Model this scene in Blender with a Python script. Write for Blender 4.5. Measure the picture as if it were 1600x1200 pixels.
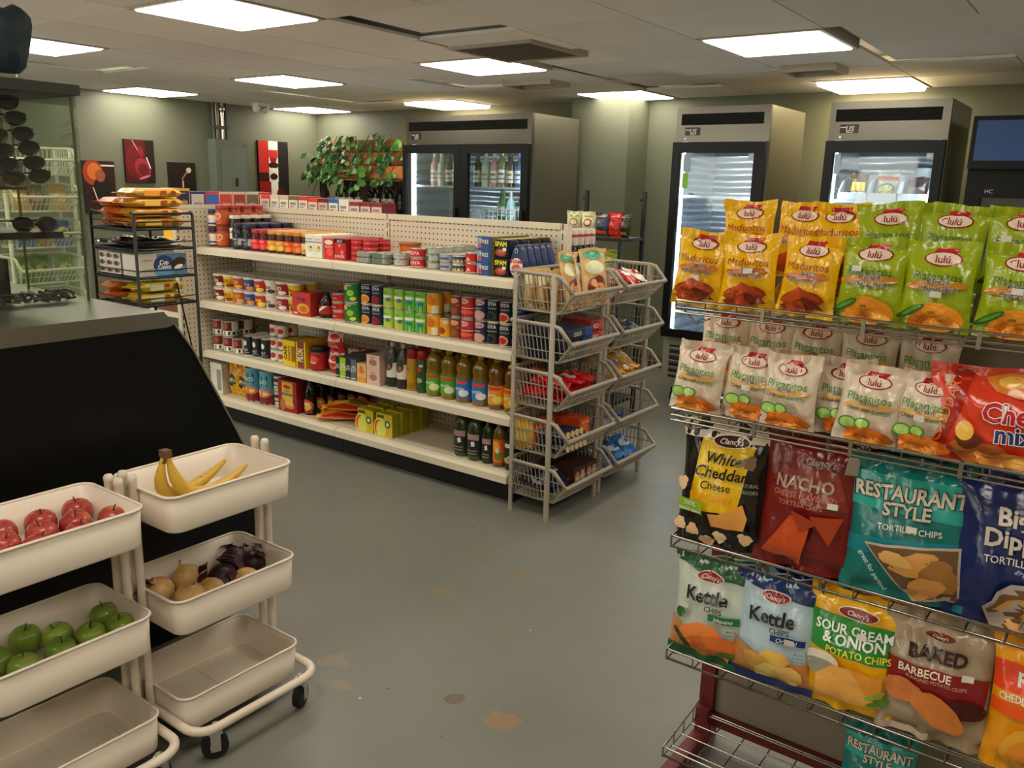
import bpy, math, random
from mathutils import Vector, Matrix, noise
for _o in list(bpy.data.objects): bpy.data.objects.remove(_o)
D = bpy.data; S = bpy.context.scene; COL = S.collection
PI = math.pi; sin = math.sin; cos = math.cos
RND = random.Random(7)

# ---------------------------------------------------------------- camera
cam = D.cameras.new('camera'); cam.sensor_width = 36.0; cam.lens = 1311.5/1600*36.0; cam.clip_start = .05
camo = D.objects.new('camera', cam); COL.objects.link(camo)
_p, _r, _s = math.radians(13.307), math.radians(1.481), math.radians(35.987)
_F = Vector((-sin(_s)*cos(_p), cos(_s)*cos(_p), -sin(_p))); _R = Vector((cos(_s), sin(_s), 0)); _U = _R.cross(_F)
_R2 = _R*cos(_r)+_U*sin(_r); _U2 = _U*cos(_r)-_R*sin(_r)
camo.matrix_world = Matrix(((_R2.x, _U2.x, -_F.x, 0), (_R2.y, _U2.y, -_F.y, 0), (_R2.z, _U2.z, -_F.z, 1.54), (0, 0, 0, 1)))
S.camera = camo
# ---------------------------------------------------------------- world, exposure
w = D.worlds.new('world'); S.world = w; w.use_nodes = True
w.node_tree.nodes['Background'].inputs[0].default_value = (1.0, .96, .90, 1)
w.node_tree.nodes['Background'].inputs[1].default_value = 3.4
S.view_settings.view_transform = 'Standard'; S.view_settings.look = 'None'
S.view_settings.gamma = 1.0; S.view_settings.use_curve_mapping = False
S.view_settings.exposure = 0.6
PANEL_COLOR = (1.0, .92, .79); PANEL_POWER = 8.0      # the ceiling light panels
WARM_COLOR = (1.0, .80, .52); WARM_POWER = 11.0        # the two older warm panels at the back
LED_COLOR = (.78, .88, 1.0)                           # fridge light strips
CEIL = 2.27

# ---------------------------------------------------------------- materials
def lin(h):
    h = h.lstrip('#'); c = [int(h[i:i+2], 16)/255 for i in (0, 2, 4)]
    return tuple((x/12.92 if x <= .04045 else ((x+.055)/1.055)**2.4) for x in c)+(1,)
_mc = {}
def mt(hexc, rough=.5, metal=0., spec=.5, bump=0., bscale=60., emit=0., alpha=1., trans=0., coat=0., var=0.):
    key = (hexc, rough, metal, spec, bump, bscale, emit, alpha, trans, coat, var)
    if key in _mc: return _mc[key]
    m = D.materials.new('mat_'+hexc.strip('#')); m.use_nodes = True; nt = m.node_tree; b = nt.nodes['Principled BSDF']
    i = b.inputs; c = lin(hexc)
    i['Base Color'].default_value = c; i['Roughness'].default_value = rough; i['Metallic'].default_value = metal
    i['Specular IOR Level'].default_value = spec
    if coat: i['Coat Weight'].default_value = coat; i['Coat Roughness'].default_value = .15
    if trans: i['Transmission Weight'].default_value = trans
    if alpha < 1: i['Alpha'].default_value = alpha
    if emit: i['Emission Color'].default_value = c; i['Emission Strength'].default_value = emit
    if bump or var:
        tc = nt.nodes.new('ShaderNodeTexCoord'); n = nt.nodes.new('ShaderNodeTexNoise'); n.inputs['Scale'].default_value = bscale
        nt.links.new(tc.outputs['Object'], n.inputs['Vector'])
        if bump:
            bp = nt.nodes.new('ShaderNodeBump'); bp.inputs['Strength'].default_value = bump; bp.inputs['Distance'].default_value = .02
            nt.links.new(n.outputs['Fac'], bp.inputs['Height']); nt.links.new(bp.outputs['Normal'], i['Normal'])
        if var:
            mx = nt.nodes.new('ShaderNodeMix'); mx.data_type = 'RGBA'
            mx.inputs['A'].default_value = tuple(x*(1-var) for x in c[:3])+(1,); mx.inputs['B'].default_value = tuple(min(1, x*(1+var)) for x in c[:3])+(1,)
            nt.links.new(n.outputs['Fac'], mx.inputs['Factor']); nt.links.new(mx.outputs['Result'], i['Base Color'])
    _mc[key] = m; return m
def glass_mat(tint='#e8f0ea', refl=.07, name='clear_glass', fres=.6):
    m = D.materials.new(name); m.use_nodes = True; nt = m.node_tree; nt.nodes.clear()
    o = nt.nodes.new('ShaderNodeOutputMaterial'); t = nt.nodes.new('ShaderNodeBsdfTransparent'); g = nt.nodes.new('ShaderNodeBsdfGlossy')
    t.inputs[0].default_value = lin(tint); g.inputs['Roughness'].default_value = .03
    lw = nt.nodes.new('ShaderNodeLayerWeight'); lw.inputs[0].default_value = .35
    mm = nt.nodes.new('ShaderNodeMath'); mm.operation = 'MULTIPLY_ADD'; mm.inputs[1].default_value = fres; mm.inputs[2].default_value = refl
    nt.links.new(lw.outputs['Fresnel'], mm.inputs[0])
    mx = nt.nodes.new('ShaderNodeMixShader'); nt.links.new(mm.outputs[0], mx.inputs[0]); nt.links.new(t.outputs[0], mx.inputs[1]); nt.links.new(g.outputs[0], mx.inputs[2])
    nt.links.new(mx.outputs[0], o.inputs[0]); return m
def node_mat(name, fn, rough=.5, metal=0., spec=.5):
    m = D.materials.new(name); m.use_nodes = True; nt = m.node_tree; b = nt.nodes['Principled BSDF']
    b.inputs['Roughness'].default_value = rough; b.inputs['Metallic'].default_value = metal; b.inputs['Specular IOR Level'].default_value = spec
    fn(nt, b, nt.nodes.new, nt.links.new); return m

# ---------------------------------------------------------------- mesh builder
_tc = {}
def glyphs(s, bold=0., shear=0.):
    k = (s, bold, shear)
    if k in _tc: return _tc[k]
    c = D.curves.new('t', 'FONT'); c.body = s; c.size = 1.0; c.align_x = 'CENTER'; c.resolution_u = 2; c.offset = bold; c.shear = shear; c.space_line = .9
    o = D.objects.new('t', c); me = o.to_mesh()
    vs = [(v.co.x, v.co.y-.34) for v in me.vertices]; fs = [tuple(p.vertices) for p in me.polygons]
    o.to_mesh_clear(); D.objects.remove(o); D.curves.remove(c)
    # make the triangles face the viewer
    out = []
    for f in fs:
        a = sum(vs[f[i]][0]*vs[f[(i+1) % len(f)]][1]-vs[f[(i+1) % len(f)]][0]*vs[f[i]][1] for i in range(len(f)))
        out.append(f if a > 0 else f[::-1])
    xs = [v[0] for v in vs] or [0]
    _tc[k] = (vs, out, max(xs)-min(xs)); return _tc[k]

class MB:
    def __init__(s): s.v = []; s.f = []; s.mi = []; s.mats = []; s.sm = []
    def m(s, mat):
        if mat not in s.mats: s.mats.append(mat)
        return s.mats.index(mat)
    def add(s, vs, fs, mat, smooth=False):
        o = len(s.v); s.v.extend([tuple(v) for v in vs]); k = s.m(mat)
        for f in fs: s.f.append(tuple(i+o for i in f)); s.mi.append(k); s.sm.append(smooth)
        return s
    def box(s, x0, x1, y0, y1, z0, z1, mat, T=None):
        vs = [(x, y, z) for z in (z0, z1) for y in (y0, y1) for x in (x0, x1)]
        if T: vs = [T(*v) for v in vs]
        return s.add(vs, [(0, 2, 3, 1), (4, 5, 7, 6), (0, 1, 5, 4), (2, 6, 7, 3), (0, 4, 6, 2), (1, 3, 7, 5)], mat)
    def rbox(s, x0, x1, y0, y1, z0, z1, b, mat, seg=3, top=True, bottom=True):
        """box with rounded vertical edges and small top and bottom chamfers"""
        def ring(i, z):
            r = max(b-i, .0004); out = []
            for (cx, cy, a0) in ((x1-b, y1-b, 0), (x0+b, y1-b, PI/2), (x0+b, y0+b, PI), (x1-b, y0+b, 1.5*PI)):
                for k in range(seg+1):
                    a = a0+PI/2*k/seg; out.append((cx+r*cos(a), cy+r*sin(a), z))
            return out
        c = min(b*.4, (z1-z0)*.2)
        return s.loft([ring(c, z0), ring(0, z0+c), ring(0, z1-c), ring(c, z1)], mat, smooth=False, cap=(bottom, top))
    def loft(s, rings, mat, smooth=True, cap=(True, True), closed=True):
        n = len(rings[0]); vs = [p for r in rings for p in r]; fs = []
        for i in range(len(rings)-1):
            for j in range(n if closed else n-1):
                a = i*n+j; b = i*n+(j+1) % n; fs.append((a, b, b+n, a+n))
        s.add(vs, fs, mat, smooth)
        if cap[0]: s.add(rings[0][::-1], [tuple(range(n))], mat)
        if cap[1]: s.add(rings[-1], [tuple(range(n))], mat)
        return s
    def lathe(s, prof, mat, n=18, cx=0., cy=0., smooth=True, cap=(True, True)):
        rings = [[(cx+r*cos(2*PI*k/n), cy+r*sin(2*PI*k/n), z) for k in range(n)] for r, z in prof]
        return s.loft(rings, mat, smooth, cap)
    def cyl(s, p0, p1, r, mat, n=10, r1=None, cap=True, smooth=True):
        p0 = Vector(p0); p1 = Vector(p1); d = (p1-p0).normalized(); a = d.orthogonal().normalized(); b = d.cross(a); r1 = r if r1 is None else r1
        return s.loft([[p+(a*cos(2*PI*k/n)+b*sin(2*PI*k/n))*q for k in range(n)] for p, q in ((p0, r), (p1, r1))], mat, smooth, (cap, cap))
    def tube(s, pts, r, mat, n=6, closed=False, rad=None):
        P = [Vector(p) for p in pts]; N = len(P); rings = []; a = None
        for i in range(N):
            if closed: t = P[(i+1) % N]-P[i-1]
            else: t = P[min(i+1, N-1)]-P[max(i-1, 0)]
            t.normalize()
            a = t.orthogonal().normalized() if a is None else (a-t*a.dot(t)).normalized()
            b = t.cross(a); q = rad[i] if rad else r
            rings.append([P[i]+(a*cos(2*PI*k/n)+b*sin(2*PI*k/n))*q for k in range(n)])
        if closed: rings.append(rings[0])
        return s.loft(rings, mat, True, (not closed, not closed))
    def patch(s, fn, u0, u1, v0, v1, mat, nu=6, nv=4, off=0., smooth=True):
        vs = [fn(u0+(u1-u0)*i/nu, v0+(v1-v0)*j/nv, off) for j in range(nv+1) for i in range(nu+1)]
        return s.add(vs, [(j*(nu+1)+i, j*(nu+1)+i+1, (j+1)*(nu+1)+i+1, (j+1)*(nu+1)+i) for j in range(nv) for i in range(nu)], mat, smooth)
    def ell(s, fn, cu, cv, ru, rv, mat, off=0., n=18, a0=0., a1=2*PI, rot=0., wob=0., seed=0):
        vs = [fn(cu, cv, off)]; rr = random.Random(seed); ph = rr.random()*6
        for q in (.35, .7, 1.):
            for k in range(n):
                a = a0+(a1-a0)*k/(n if a1-a0 > 6.2 else n-1); g = q*(1+wob*sin(3*a+ph)+wob*.6*sin(7*a+2*ph))
                x = ru*g*cos(a); y = rv*g*sin(a)
                vs.append(fn(cu+x*cos(rot)-y*sin(rot), cv+x*sin(rot)+y*cos(rot), off))
        full = a1-a0 > 6.2; fs = []
        for k in range(n if full else n-1):
            k2 = (k+1) % n; fs.append((0, 1+k, 1+k2)); fs.append((1+k, 1+n+k, 1+n+k2, 1+k2)); fs.append((1+n+k, 1+2*n+k, 1+2*n+k2, 1+n+k2))
        return s.add(vs, fs, mat, True)
    def poly(s, fn, pts, mat, off=0., cell=0.):
        if cell:
            ix = {}; VS = []; FS = []
            us = [p[0] for p in pts]; vs_ = [p[1] for p in pts]; a0 = math.floor(min(us)/cell); b0 = math.floor(min(vs_)/cell)
            for i in range(a0, math.ceil(max(us)/cell)):
                for j in range(b0, math.ceil(max(vs_)/cell)):
                    q = list(pts)
                    for ax, lim, sg in ((0, i*cell, 1), (0, (i+1)*cell, -1), (1, j*cell, 1), (1, (j+1)*cell, -1)):
                        out = []
                        for k in range(len(q)):
                            A, B = q[k-1], q[k]; da = (A[ax]-lim)*sg; db = (B[ax]-lim)*sg
                            if (da < 0) != (db < 0): t = da/(da-db); out.append((A[0]+(B[0]-A[0])*t, A[1]+(B[1]-A[1])*t))
                            if db >= 0: out.append(B)
                        q = out
                        if not q: break
                    if len(q) > 2:
                        ar = sum(q[k-1][0]*q[k][1]-q[k][0]*q[k-1][1] for k in range(len(q)))
                        if abs(ar) > 1e-9:
                            f_ = []
                            for u, v in (q if ar > 0 else q[::-1]):
                                key = (round(u, 5), round(v, 5))
                                if key not in ix: ix[key] = len(VS); VS.append(fn(u, v, off))
                                if ix[key] not in f_: f_.append(ix[key])
                            if len(f_) > 2: FS.append(tuple(f_))
            return s.add(VS, FS, mat, True)
        return s.add([fn(u, v, off) for u, v in pts], [tuple(range(len(pts)))], mat)
    def text(s, t, fn, cu, cv, h, mat, off=0., maxw=None, bold=0., shear=0., rot=0.):
        vs, fs, w = glyphs(t, bold, shear); k = h/.72; kx = k
        if maxw and w*k > maxw: kx = maxw/w
        out = []
        for x, y in vs:
            x *= kx; y *= k; out.append(fn(cu+x*cos(rot)-y*sin(rot), cv+x*sin(rot)+y*cos(rot), off))
        return s.add(out, fs, mat)
    def mesh(s, name):
        me = D.meshes.new(name); me.from_pydata(s.v, [], s.f); me.validate(verbose=False) if False else None
        for m in s.mats: me.materials.append(m)
        me.polygons.foreach_set('material_index', s.mi); me.polygons.foreach_set('use_smooth', s.sm); me.update(); return me
    def obj(s, name, parent=None, **kw): return mobj(name, s.mesh(name), parent, **kw)

def mobj(name, me, parent=None, loc=None, rot=None, label=None, cat=None, group=None, kind=None):
    o = D.objects.new(name, me); COL.objects.link(o)
    if parent: o.parent = parent
    if loc: o.location = loc
    if rot: o.rotation_euler = rot
    return tag(o, label, cat, group, kind)
def tag(o, label=None, cat=None, group=None, kind=None):
    if label: o['label'] = label
    if cat: o['category'] = cat
    if group: o['group'] = group
    if kind: o['kind'] = kind
    return o
def empty(name, label=None, cat=None, loc=(0, 0, 0), rot=(0, 0, 0), group=None, kind=None):
    o = D.objects.new(name, None); COL.objects.link(o); o.location = loc; o.rotation_euler = rot; o.empty_display_size = .05
    return tag(o, label, cat, group, kind)
def put(proto, label, cat, loc, rot=(0, 0, 0), group=None, scale=None):
    """proto = (name, [(part name, mesh, [(sub-part name, mesh)])...]); a thing of one part is that mesh itself"""
    name, parts = proto
    if len(parts) == 1:
        o = mobj(name, parts[0][1], None, loc, rot, label, cat, group)
    else:
        o = empty(name, label, cat, loc, rot, group)
        for p in parts:
            c = mobj(p[0], p[1], o)
            for q in (p[2] if len(p) > 2 else ()): mobj(q[0], q[1], c)
    if scale: o.scale = scale if hasattr(scale, '__len__') else (scale,)*3
    return o

# ---------------------------------------------------------------- print on surfaces
def prints(mb, fn, W, H, ops, base=.0006, step=.0005):
    """ops in fractions of the front's width (u from -.5 to .5) and height (v from 0 to 1)"""
    off = base
    for op in ops:
        k = op[0]
        if k == 'r':   _, u0, u1, v0, v1, c = op[:6]; mb.patch(fn, u0*W, u1*W, v0*H, v1*H, ink(c), 10, max(2, int((v1-v0)*16)), off)
        elif k == 'e': _, u, v, ru, rv, c = op[:6]; mb.ell(fn, u*W, v*H, ru*W, rv*H, ink(c), off, rot=op[6] if len(op) > 6 else 0, wob=op[7] if len(op) > 7 else 0, seed=int(u*1000+v*77))
        elif k == 'p': mb.poly(fn, [(u*W, v*H) for u, v in op[1]], ink(op[2]), off, max(W, H)/18)
        elif k == 't':
            _, t, u, v, h, c = op[:6]; kw = op[6] if len(op) > 6 else {}
            mw = kw.get('w', .9)*W; off += step*2.6
            if kw.get('o'): mb.text(t, fn, u*W, v*H, h*H, ink(kw['o']), off, mw*1.03, kw.get('b', .01)+.035, kw.get('s', 0), kw.get('r', 0)); off += step
            mb.text(t, fn, u*W, v*H, h*H, ink(c), off, mw, kw.get('b', .01), kw.get('s', 0), kw.get('r', 0))
        off += step
INK = dict(rough=.38)
def viv(c, k=1.16, s=1.14):
    """print colours: a little lighter and purer than plain paint"""
    r = [int(c.lstrip('#')[i:i+2], 16) for i in (0, 2, 4)]; g = sum(r)/3
    return '#%02x%02x%02x' % tuple(max(0, min(246, int((g+(x-g)*s)*k))) for x in r)
def ink(c): return c if not isinstance(c, str) else mt(viv(c), **INK)
# ================================================================ the room
XL, XR, YB, YF = -7.62, 2.4, 6.65, -2.2
def floor_nodes(nt, b, new, link):
    tc = new('ShaderNodeTexCoord'); P = tc.outputs['Object']
    n1 = new('ShaderNodeTexNoise'); n1.inputs['Scale'].default_value = .9; n1.inputs['Detail'].default_value = 6; link(P, n1.inputs['Vector'])
    r1 = new('ShaderNodeValToRGB'); link(n1.outputs['Fac'], r1.inputs[0])
    r1.color_ramp.elements[0].position = .3; r1.color_ramp.elements[0].color = lin('#73736a'); r1.color_ramp.elements[1].position = .72; r1.color_ramp.elements[1].color = lin('#838177')
    col = r1.outputs[0]
    def mix(col, fac, c):
        m = new('ShaderNodeMix'); m.data_type = 'RGBA'; link(fac, m.inputs['Factor']); link(col, m.inputs['A']); m.inputs['B'].default_value = lin(c); return m.outputs['Result']
    n2 = new('ShaderNodeTexNoise'); n2.inputs['Scale'].default_value = 9; n2.inputs['Detail'].default_value = 8; link(P, n2.inputs['Vector'])
    def blob(cx, cy, rx, ry, c, lo=.55, rot=0.):
        nonlocal col
        mp = new('ShaderNodeMapping'); mp.vector_type = 'TEXTURE'; mp.inputs['Location'].default_value = (cx, cy, 0); mp.inputs['Rotation'].default_value = (0, 0, rot); mp.inputs['Scale'].default_value = (rx, ry, 1)
        link(P, mp.inputs['Vector']); le = new('ShaderNodeVectorMath'); le.operation = 'LENGTH'; link(mp.outputs[0], le.inputs[0])
        a = new('ShaderNodeMath'); a.operation = 'MULTIPLY_ADD'; link(n2.outputs['Fac'], a.inputs[0]); a.inputs[1].default_value = 2.6; a.inputs[2].default_value = -1.3; 
        s = new('ShaderNodeMath'); s.operation = 'ADD'; link(le.outputs['Value'], s.inputs[0]); link(a.outputs[0], s.inputs[1])
        t = new('ShaderNodeMath'); t.operation = 'LESS_THAN'; link(s.outputs[0], t.inputs[0]); t.inputs[1].default_value = lo
        col = mix(col, t.outputs[0], c)
    for a in FLOOR_CHIPS_GLARE: blob(*a)
    v = new('ShaderNodeTexVoronoi'); v.inputs['Scale'].default_value = 5.5; link(P, v.inputs['Vector'])
    lt = new('ShaderNodeMath'); lt.operation = 'LESS_THAN'; lt.inputs[1].default_value = .022; link(v.outputs['Distance'], lt.inputs[0])
    gt = new('ShaderNodeSeparateColor'); link(v.outputs['Color'], gt.inputs[0]); g2 = new('ShaderNodeMath'); g2.operation = 'GREATER_THAN'; g2.inputs[1].default_value = .6; link(gt.outputs[0], g2.inputs[0])
    ml = new('ShaderNodeMath'); ml.operation = 'MULTIPLY'; link(lt.outputs[0], ml.inputs[0]); link(g2.outputs[0], ml.inputs[1])
    col = mix(col, ml.outputs[0], '#e6e0d0')
    v2 = new('ShaderNodeTexNoise'); v2.inputs['Scale'].default_value = 14; v2.inputs['Detail'].default_value = 3; link(P, v2.inputs['Vector'])
    g3 = new('ShaderNodeMath'); g3.operation = 'GREATER_THAN'; g3.inputs[1].default_value = .74; link(v2.outputs['Fac'], g3.inputs[0]); col = mix(col, g3.outputs[0], '#5d5a4e')
    link(col, b.inputs['Base Color'])
    r = new('ShaderNodeMapRange'); link(n2.outputs['Fac'], r.inputs[0]); r.inputs[3].default_value = .3; r.inputs[4].default_value = .5; link(r.outputs[0], b.inputs['Roughness'])
    bp = new('ShaderNodeBump'); bp.inputs['Strength'].default_value = .25; bp.inputs['Distance'].default_value = .01; link(n2.outputs['Fac'], bp.inputs['Height']); link(bp.outputs[0], b.inputs['Normal'])
FLOOR_CHIPS_GLARE = [(-1.288, 1.769, .07, .05, '#927658', .75), (-1.467, 1.761, .045, .035, '#6b5a47', .75, .5), (-2.129, 2.654, .12, .03, '#857660', .55, .4), (-1.954, 2.262, .07, .05, '#82785f', .45), (-1.831, 2.577, .1, .06, '#80765f', .42), (-1.822, 2.145, .08, .04, '#82785f', .45), (-1.492, 1.496, .05, .03, '#77705f', .5), (-1.93, 1.66, .13, .09, '#8d8370', .35, .6), (-1.80, 1.60, .09, .06, '#8a806d', .3, .2)]  # paint chips, plus two last pale blobs painting in a ceiling light's reflection
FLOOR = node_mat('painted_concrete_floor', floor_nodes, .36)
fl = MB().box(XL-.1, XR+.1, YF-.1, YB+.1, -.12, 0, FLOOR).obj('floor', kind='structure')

def wall_nodes(base, dark):
    def fn(nt, b, new, link):
        tc = new('ShaderNodeTexCoord'); n = new('ShaderNodeTexNoise'); n.inputs['Scale'].default_value = 2.2; n.inputs['Detail'].default_value = 5; link(tc.outputs['Object'], n.inputs['Vector'])
        m = new('ShaderNodeMix'); m.data_type = 'RGBA'; m.inputs['A'].default_value = lin(dark); m.inputs['B'].default_value = lin(base); link(n.outputs['Fac'], m.inputs['Factor']); link(m.outputs['Result'], b.inputs['Base Color'])
        n2 = new('ShaderNodeTexNoise'); n2.inputs['Scale'].default_value = 90; link(tc.outputs['Object'], n2.inputs['Vector'])
        bp = new('ShaderNodeBump'); bp.inputs['Strength'].default_value = .15; bp.inputs['Distance'].default_value = .01; link(n2.outputs['Fac'], bp.inputs['Height']); link(bp.outputs[0], b.inputs['Normal'])
    return fn
WALL = node_mat('sage_wall_paint', wall_nodes('#747761', '#6b6e59'), .55)
WALLF = node_mat('pale_wall_paint', wall_nodes('#d8d0be', '#cfc6b4'), .7)
TOP = 2.62
MB().box(XL-.12, XL, YF-.1, YB+.1, 0, TOP, WALL).obj('wall_left', kind='structure')
MB().box(XL, XR, YB, YB+.12, 0, TOP, WALL).obj('wall_back', kind='structure')
MB().box(XR, XR+.12, YF-.1, YB+.1, 0, TOP, WALLF).obj('wall_right', kind='structure')
_wf = MB(); _wf.box(XL, XR, YF-.12, YF, 0, .45, WALLF).box(XL, XR, YF-.12, YF, 2.12, TOP, WALLF)
for _x in (XL, -5.0): _wf.box(_x, _x+.25, YF-.12, YF, .45, 2.12, WALLF)
_wf.box(-2.6, XR, YF-.12, YF, .45, 2.12, WALLF)
_wf.obj('wall_front', kind='structure')
for _k, (_a, _b) in enumerate(((XL+.25, -5.0), (-4.75, -2.6))):  # unseen windows added to the front wall so daylight brightens the ceiling
    _w = MB().box(_a, _b, YF-.07, YF-.062, .45, 2.12, glass_mat('#f2f5f2', .02, 'added_window_glass')).obj('window_%d' % (_k+1), kind='structure')
    _q = MB(); _fm = mt('#5a564c', .5); _q.box(_a, _b, YF-.09, YF-.04, .45, .5, _fm).box(_a, _b, YF-.09, YF-.04, 2.07, 2.12, _fm).box(_a, _a+.05, YF-.09, YF-.04, .5, 2.07, _fm).box(_b-.05, _b, YF-.09, YF-.04, .5, 2.07, _fm); _q.obj('window_frame', _w)
MB().box(-4.02, -3.47, 6.3, YB-.001, 0, CEIL+.02, WALL).obj('wall_pier', kind='structure')
for nm, (a, b, c, d) in {'baseboard_back': (XL, XR, YB-.015, YB-.0005), 'baseboard_left': (XL+.0005, XL+.015, YF, YB-.016)}.items():
    MB().box(a, b, c, d, .0005, .1, mt('#4a4a42', .6)).obj(nm, kind='structure')

# ---- suspended ceiling: dark void above, tiles with open joints
def tile_nodes(nt, b, new, link):
    tc = new('ShaderNodeTexCoord'); n = new('ShaderNodeTexNoise'); n.inputs['Scale'].default_value = 160; link(tc.outputs['Object'], n.inputs['Vector'])
    oi = new('ShaderNodeObjectInfo'); mr = new('ShaderNodeMapRange'); mr.inputs[3].default_value = .93; mr.inputs[4].default_value = 1.04; link(oi.outputs['Random'], mr.inputs[0])
    hs = new('ShaderNodeHueSaturation'); hs.inputs['Color'].default_value = lin('#f1ede6'); link(mr.outputs[0], hs.inputs['Value']); link(hs.outputs[0], b.inputs['Base Color'])
    bp = new('ShaderNodeBump'); bp.inputs['Strength'].default_value = .3; bp.inputs['Distance'].default_value = .004; link(n.outputs['Fac'], bp.inputs['Height']); link(bp.outputs[0], b.inputs['Normal'])
TILE = node_mat('ceiling_tile_fissured', tile_nodes, .85, spec=.2)
ceil = MB().box(XL, XR, YF, YB, 2.5, 2.56, mt('#1a1611', .95)).obj('ceiling', kind='structure')
GX, GY, PT = -1.29, 2.22, .63
_tm = MB().box(-PT/2+.004, PT/2-.004, -PT/2+.004, PT/2-.004, 0, .016, TILE).mesh('ceiling_tile')
_bm = MB().box(-PT/2, PT/2, -.004, .004, .012, .04, mt('#8f8473', .6)).mesh('ceiling_bar')
# light panels: (cell column, cell row, warm)
lights = {}
for i in (-10, -7, -4, -1, 2, 5):
    for j in (-6, -3, 0, 3, 6): lights[(i, j)] = (j == 6 and i in (-7, -1))
vents = {(-3, 2), (-3, 1)}
shift = {(-3, 1): (.075, -.06, .03), (-5, 4): (.05, 0, .05), (-8, 4): (.05, -.05, -.04), (-8, 5): (.05, -.04, .02), (-3, 5): (.055, -.05, .02), (-3, 3): (.03, 0, .03), (-8, 1): (.0, -.05, .1), (-11, 4): (0, -.05, .1), (0, 3): (.04, 0, .03), (0, 4): (.03, 0, .02), (-11, 1): (.05, 0, .1), (-3, 4): (.02, 0, .02)}
nx0 = int(math.floor((XL-GX)/PT)); nx1 = int(math.ceil((XR-GX)/PT)); ny0 = int(math.floor((YF-GY)/PT)); ny1 = int(math.ceil((YB-GY)/PT))
for i in range(nx0, nx1):
    for j in range(ny0, ny1):
        x0, x1 = max(GX+i*PT, XL), min(GX+(i+1)*PT, XR); y0, y1 = max(GY+j*PT, YF), min(GY+(j+1)*PT, YB)
        if x1-x0 < .02 or y1-y0 < .02 or (i, j) in lights or (i, j) == (-3, 2): continue
        dx, dy, rz = shift.get((i, j), (0, 0, 0)); full = x1-x0 > PT-.01 and y1-y0 > PT-.01
        if full: mobj('ceiling_tile', _tm, ceil, ((x0+x1)/2+dx, (y0+y1)/2+dy, CEIL+(.0175 if dx or dy else 0)), (0, 0, rz*.5))
        else: MB().box(x0+.002, x1-.002, y0+.002, y1-.002, CEIL, CEIL+.016, TILE).obj('ceiling_tile', ceil)
EMN = mt('#ffffff', .5); EMW = None
def emis(name, c, p):
    m = D.materials.new(name); m.use_nodes = True; nt = m.node_tree; nt.nodes.clear()
    o = nt.nodes.new('ShaderNodeOutputMaterial'); e = nt.nodes.new('ShaderNodeEmission'); e.inputs[0].default_value = c+(1,); e.inputs[1].default_value = p; nt.links.new(e.outputs[0], o.inputs[0]); return m
EMN = emis('light_diffuser', PANEL_COLOR, PANEL_POWER); EMW = emis('warm_light_diffuser', WARM_COLOR, WARM_POWER); LED = emis('led_strip', LED_COLOR, 46.0)
_fr = mt('#b9ae9b', .5)
def panel_meshes(em, low):
    h = PT/2-.006; a = MB()
    for q in ((-h, h, -h, -h+.022), (-h, h, h-.022, h), (-h, -h+.022, -h+.022, h-.022), (h-.022, h, -h+.022, h-.022)): a.box(*q, -.006, .05, _fr)
    d = MB(); k = h-.022
    d.loft([[(x*q, y*q, z) for x, y in ((-k, -k), (-k, k), (k, k), (k, -k))] for q, z in ((1, .0), (.97, -low))], em, False, (True, True))
    return ('ceiling_light', [('frame', a.mesh('frame')), ('diffuser', d.mesh('diffuser'))])
PN = panel_meshes(EMN, .012); PW = panel_meshes(EMW, .03)
WHERE = {(-4, 0): 'over the long shelf unit and nearest its front', (-7, 0): 'over the counter side of the store', (-4, 3): 'beside the louvred air vent', (-7, 3): 'over the far end of the long shelf unit', (-1, 3): 'over the aisle before the single-door fridges', (-10, 3): 'close to the wall with the wine pictures', (-10, 6): 'in the corner by the electrical panel', (-4, 6): 'against the pale wall pier'}
for (i, j), warm in lights.items():
    x, y = GX+(i+.5)*PT, GY+(j+.5)*PT
    if not (XL < x-.3 and x+.3 < XR and YF < y-.3 and y < YB): continue
    if j == 6: y -= .04
    if warm: lb = 'warm yellow ceiling light panel glowing above the two-door fridge' if i == -7 else 'warm yellow ceiling light panel glowing above the fridge with white bins'
    else: lb = 'square white ceiling light panel '+WHERE.get((i, j), 'in the ceiling behind the snack rack')
    put(PW if warm else PN, lb, 'ceiling light', (x, y, CEIL), group=None if (warm or (i, j) in WHERE) else 'ceiling lights out of view')
# ---- air vents
def vent(name, label, x, y, w, d, drop, n, ang=.6):
    r = empty(name, label, 'air vent', (x, y, CEIL)); g = mt('#a79d8b', .5); dk = mt('#2b2822', .8)
    f = MB(); f.box(-w/2-.03, w/2+.03, -d/2-.03, -d/2, -drop, .03, g).box(-w/2-.03, w/2+.03, d/2, d/2+.03, -drop, .03, g).box(-w/2-.03, -w/2, -d/2, d/2, -drop, .03, g).box(w/2, w/2+.03, -d/2, d/2, -drop, .03, g); f.obj('frame', r)
    MB().box(-w/2, w/2, -d/2, d/2, .02, .03, dk).obj('duct', r)
    sl = MB(); h = d/n*.26; sl.box(-w/2, w/2, -.002, .002, -h, h, mt('#4f483b', .6)); me = sl.mesh('slat')  # slat colour darkened to paint in the shade of the gaps between slats
    for k in range(n): mobj('slat', me, r, (0, -d/2+d*(k+.5)/n, .003), (ang, 0, 0))
    return r
vent('ceiling_vent', 'large louvred air vent with slats toned dark as shaded gaps between ceiling lights', -2.93, 4.02, .5, .5, .014, 7)
MB().box(GX-3*PT+.003, GX-2*PT-.003, GY+2*PT+.003, GY+3*PT-.003, CEIL+.032, CEIL+.045, TILE).obj('ceiling_tile', ceil)
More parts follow.
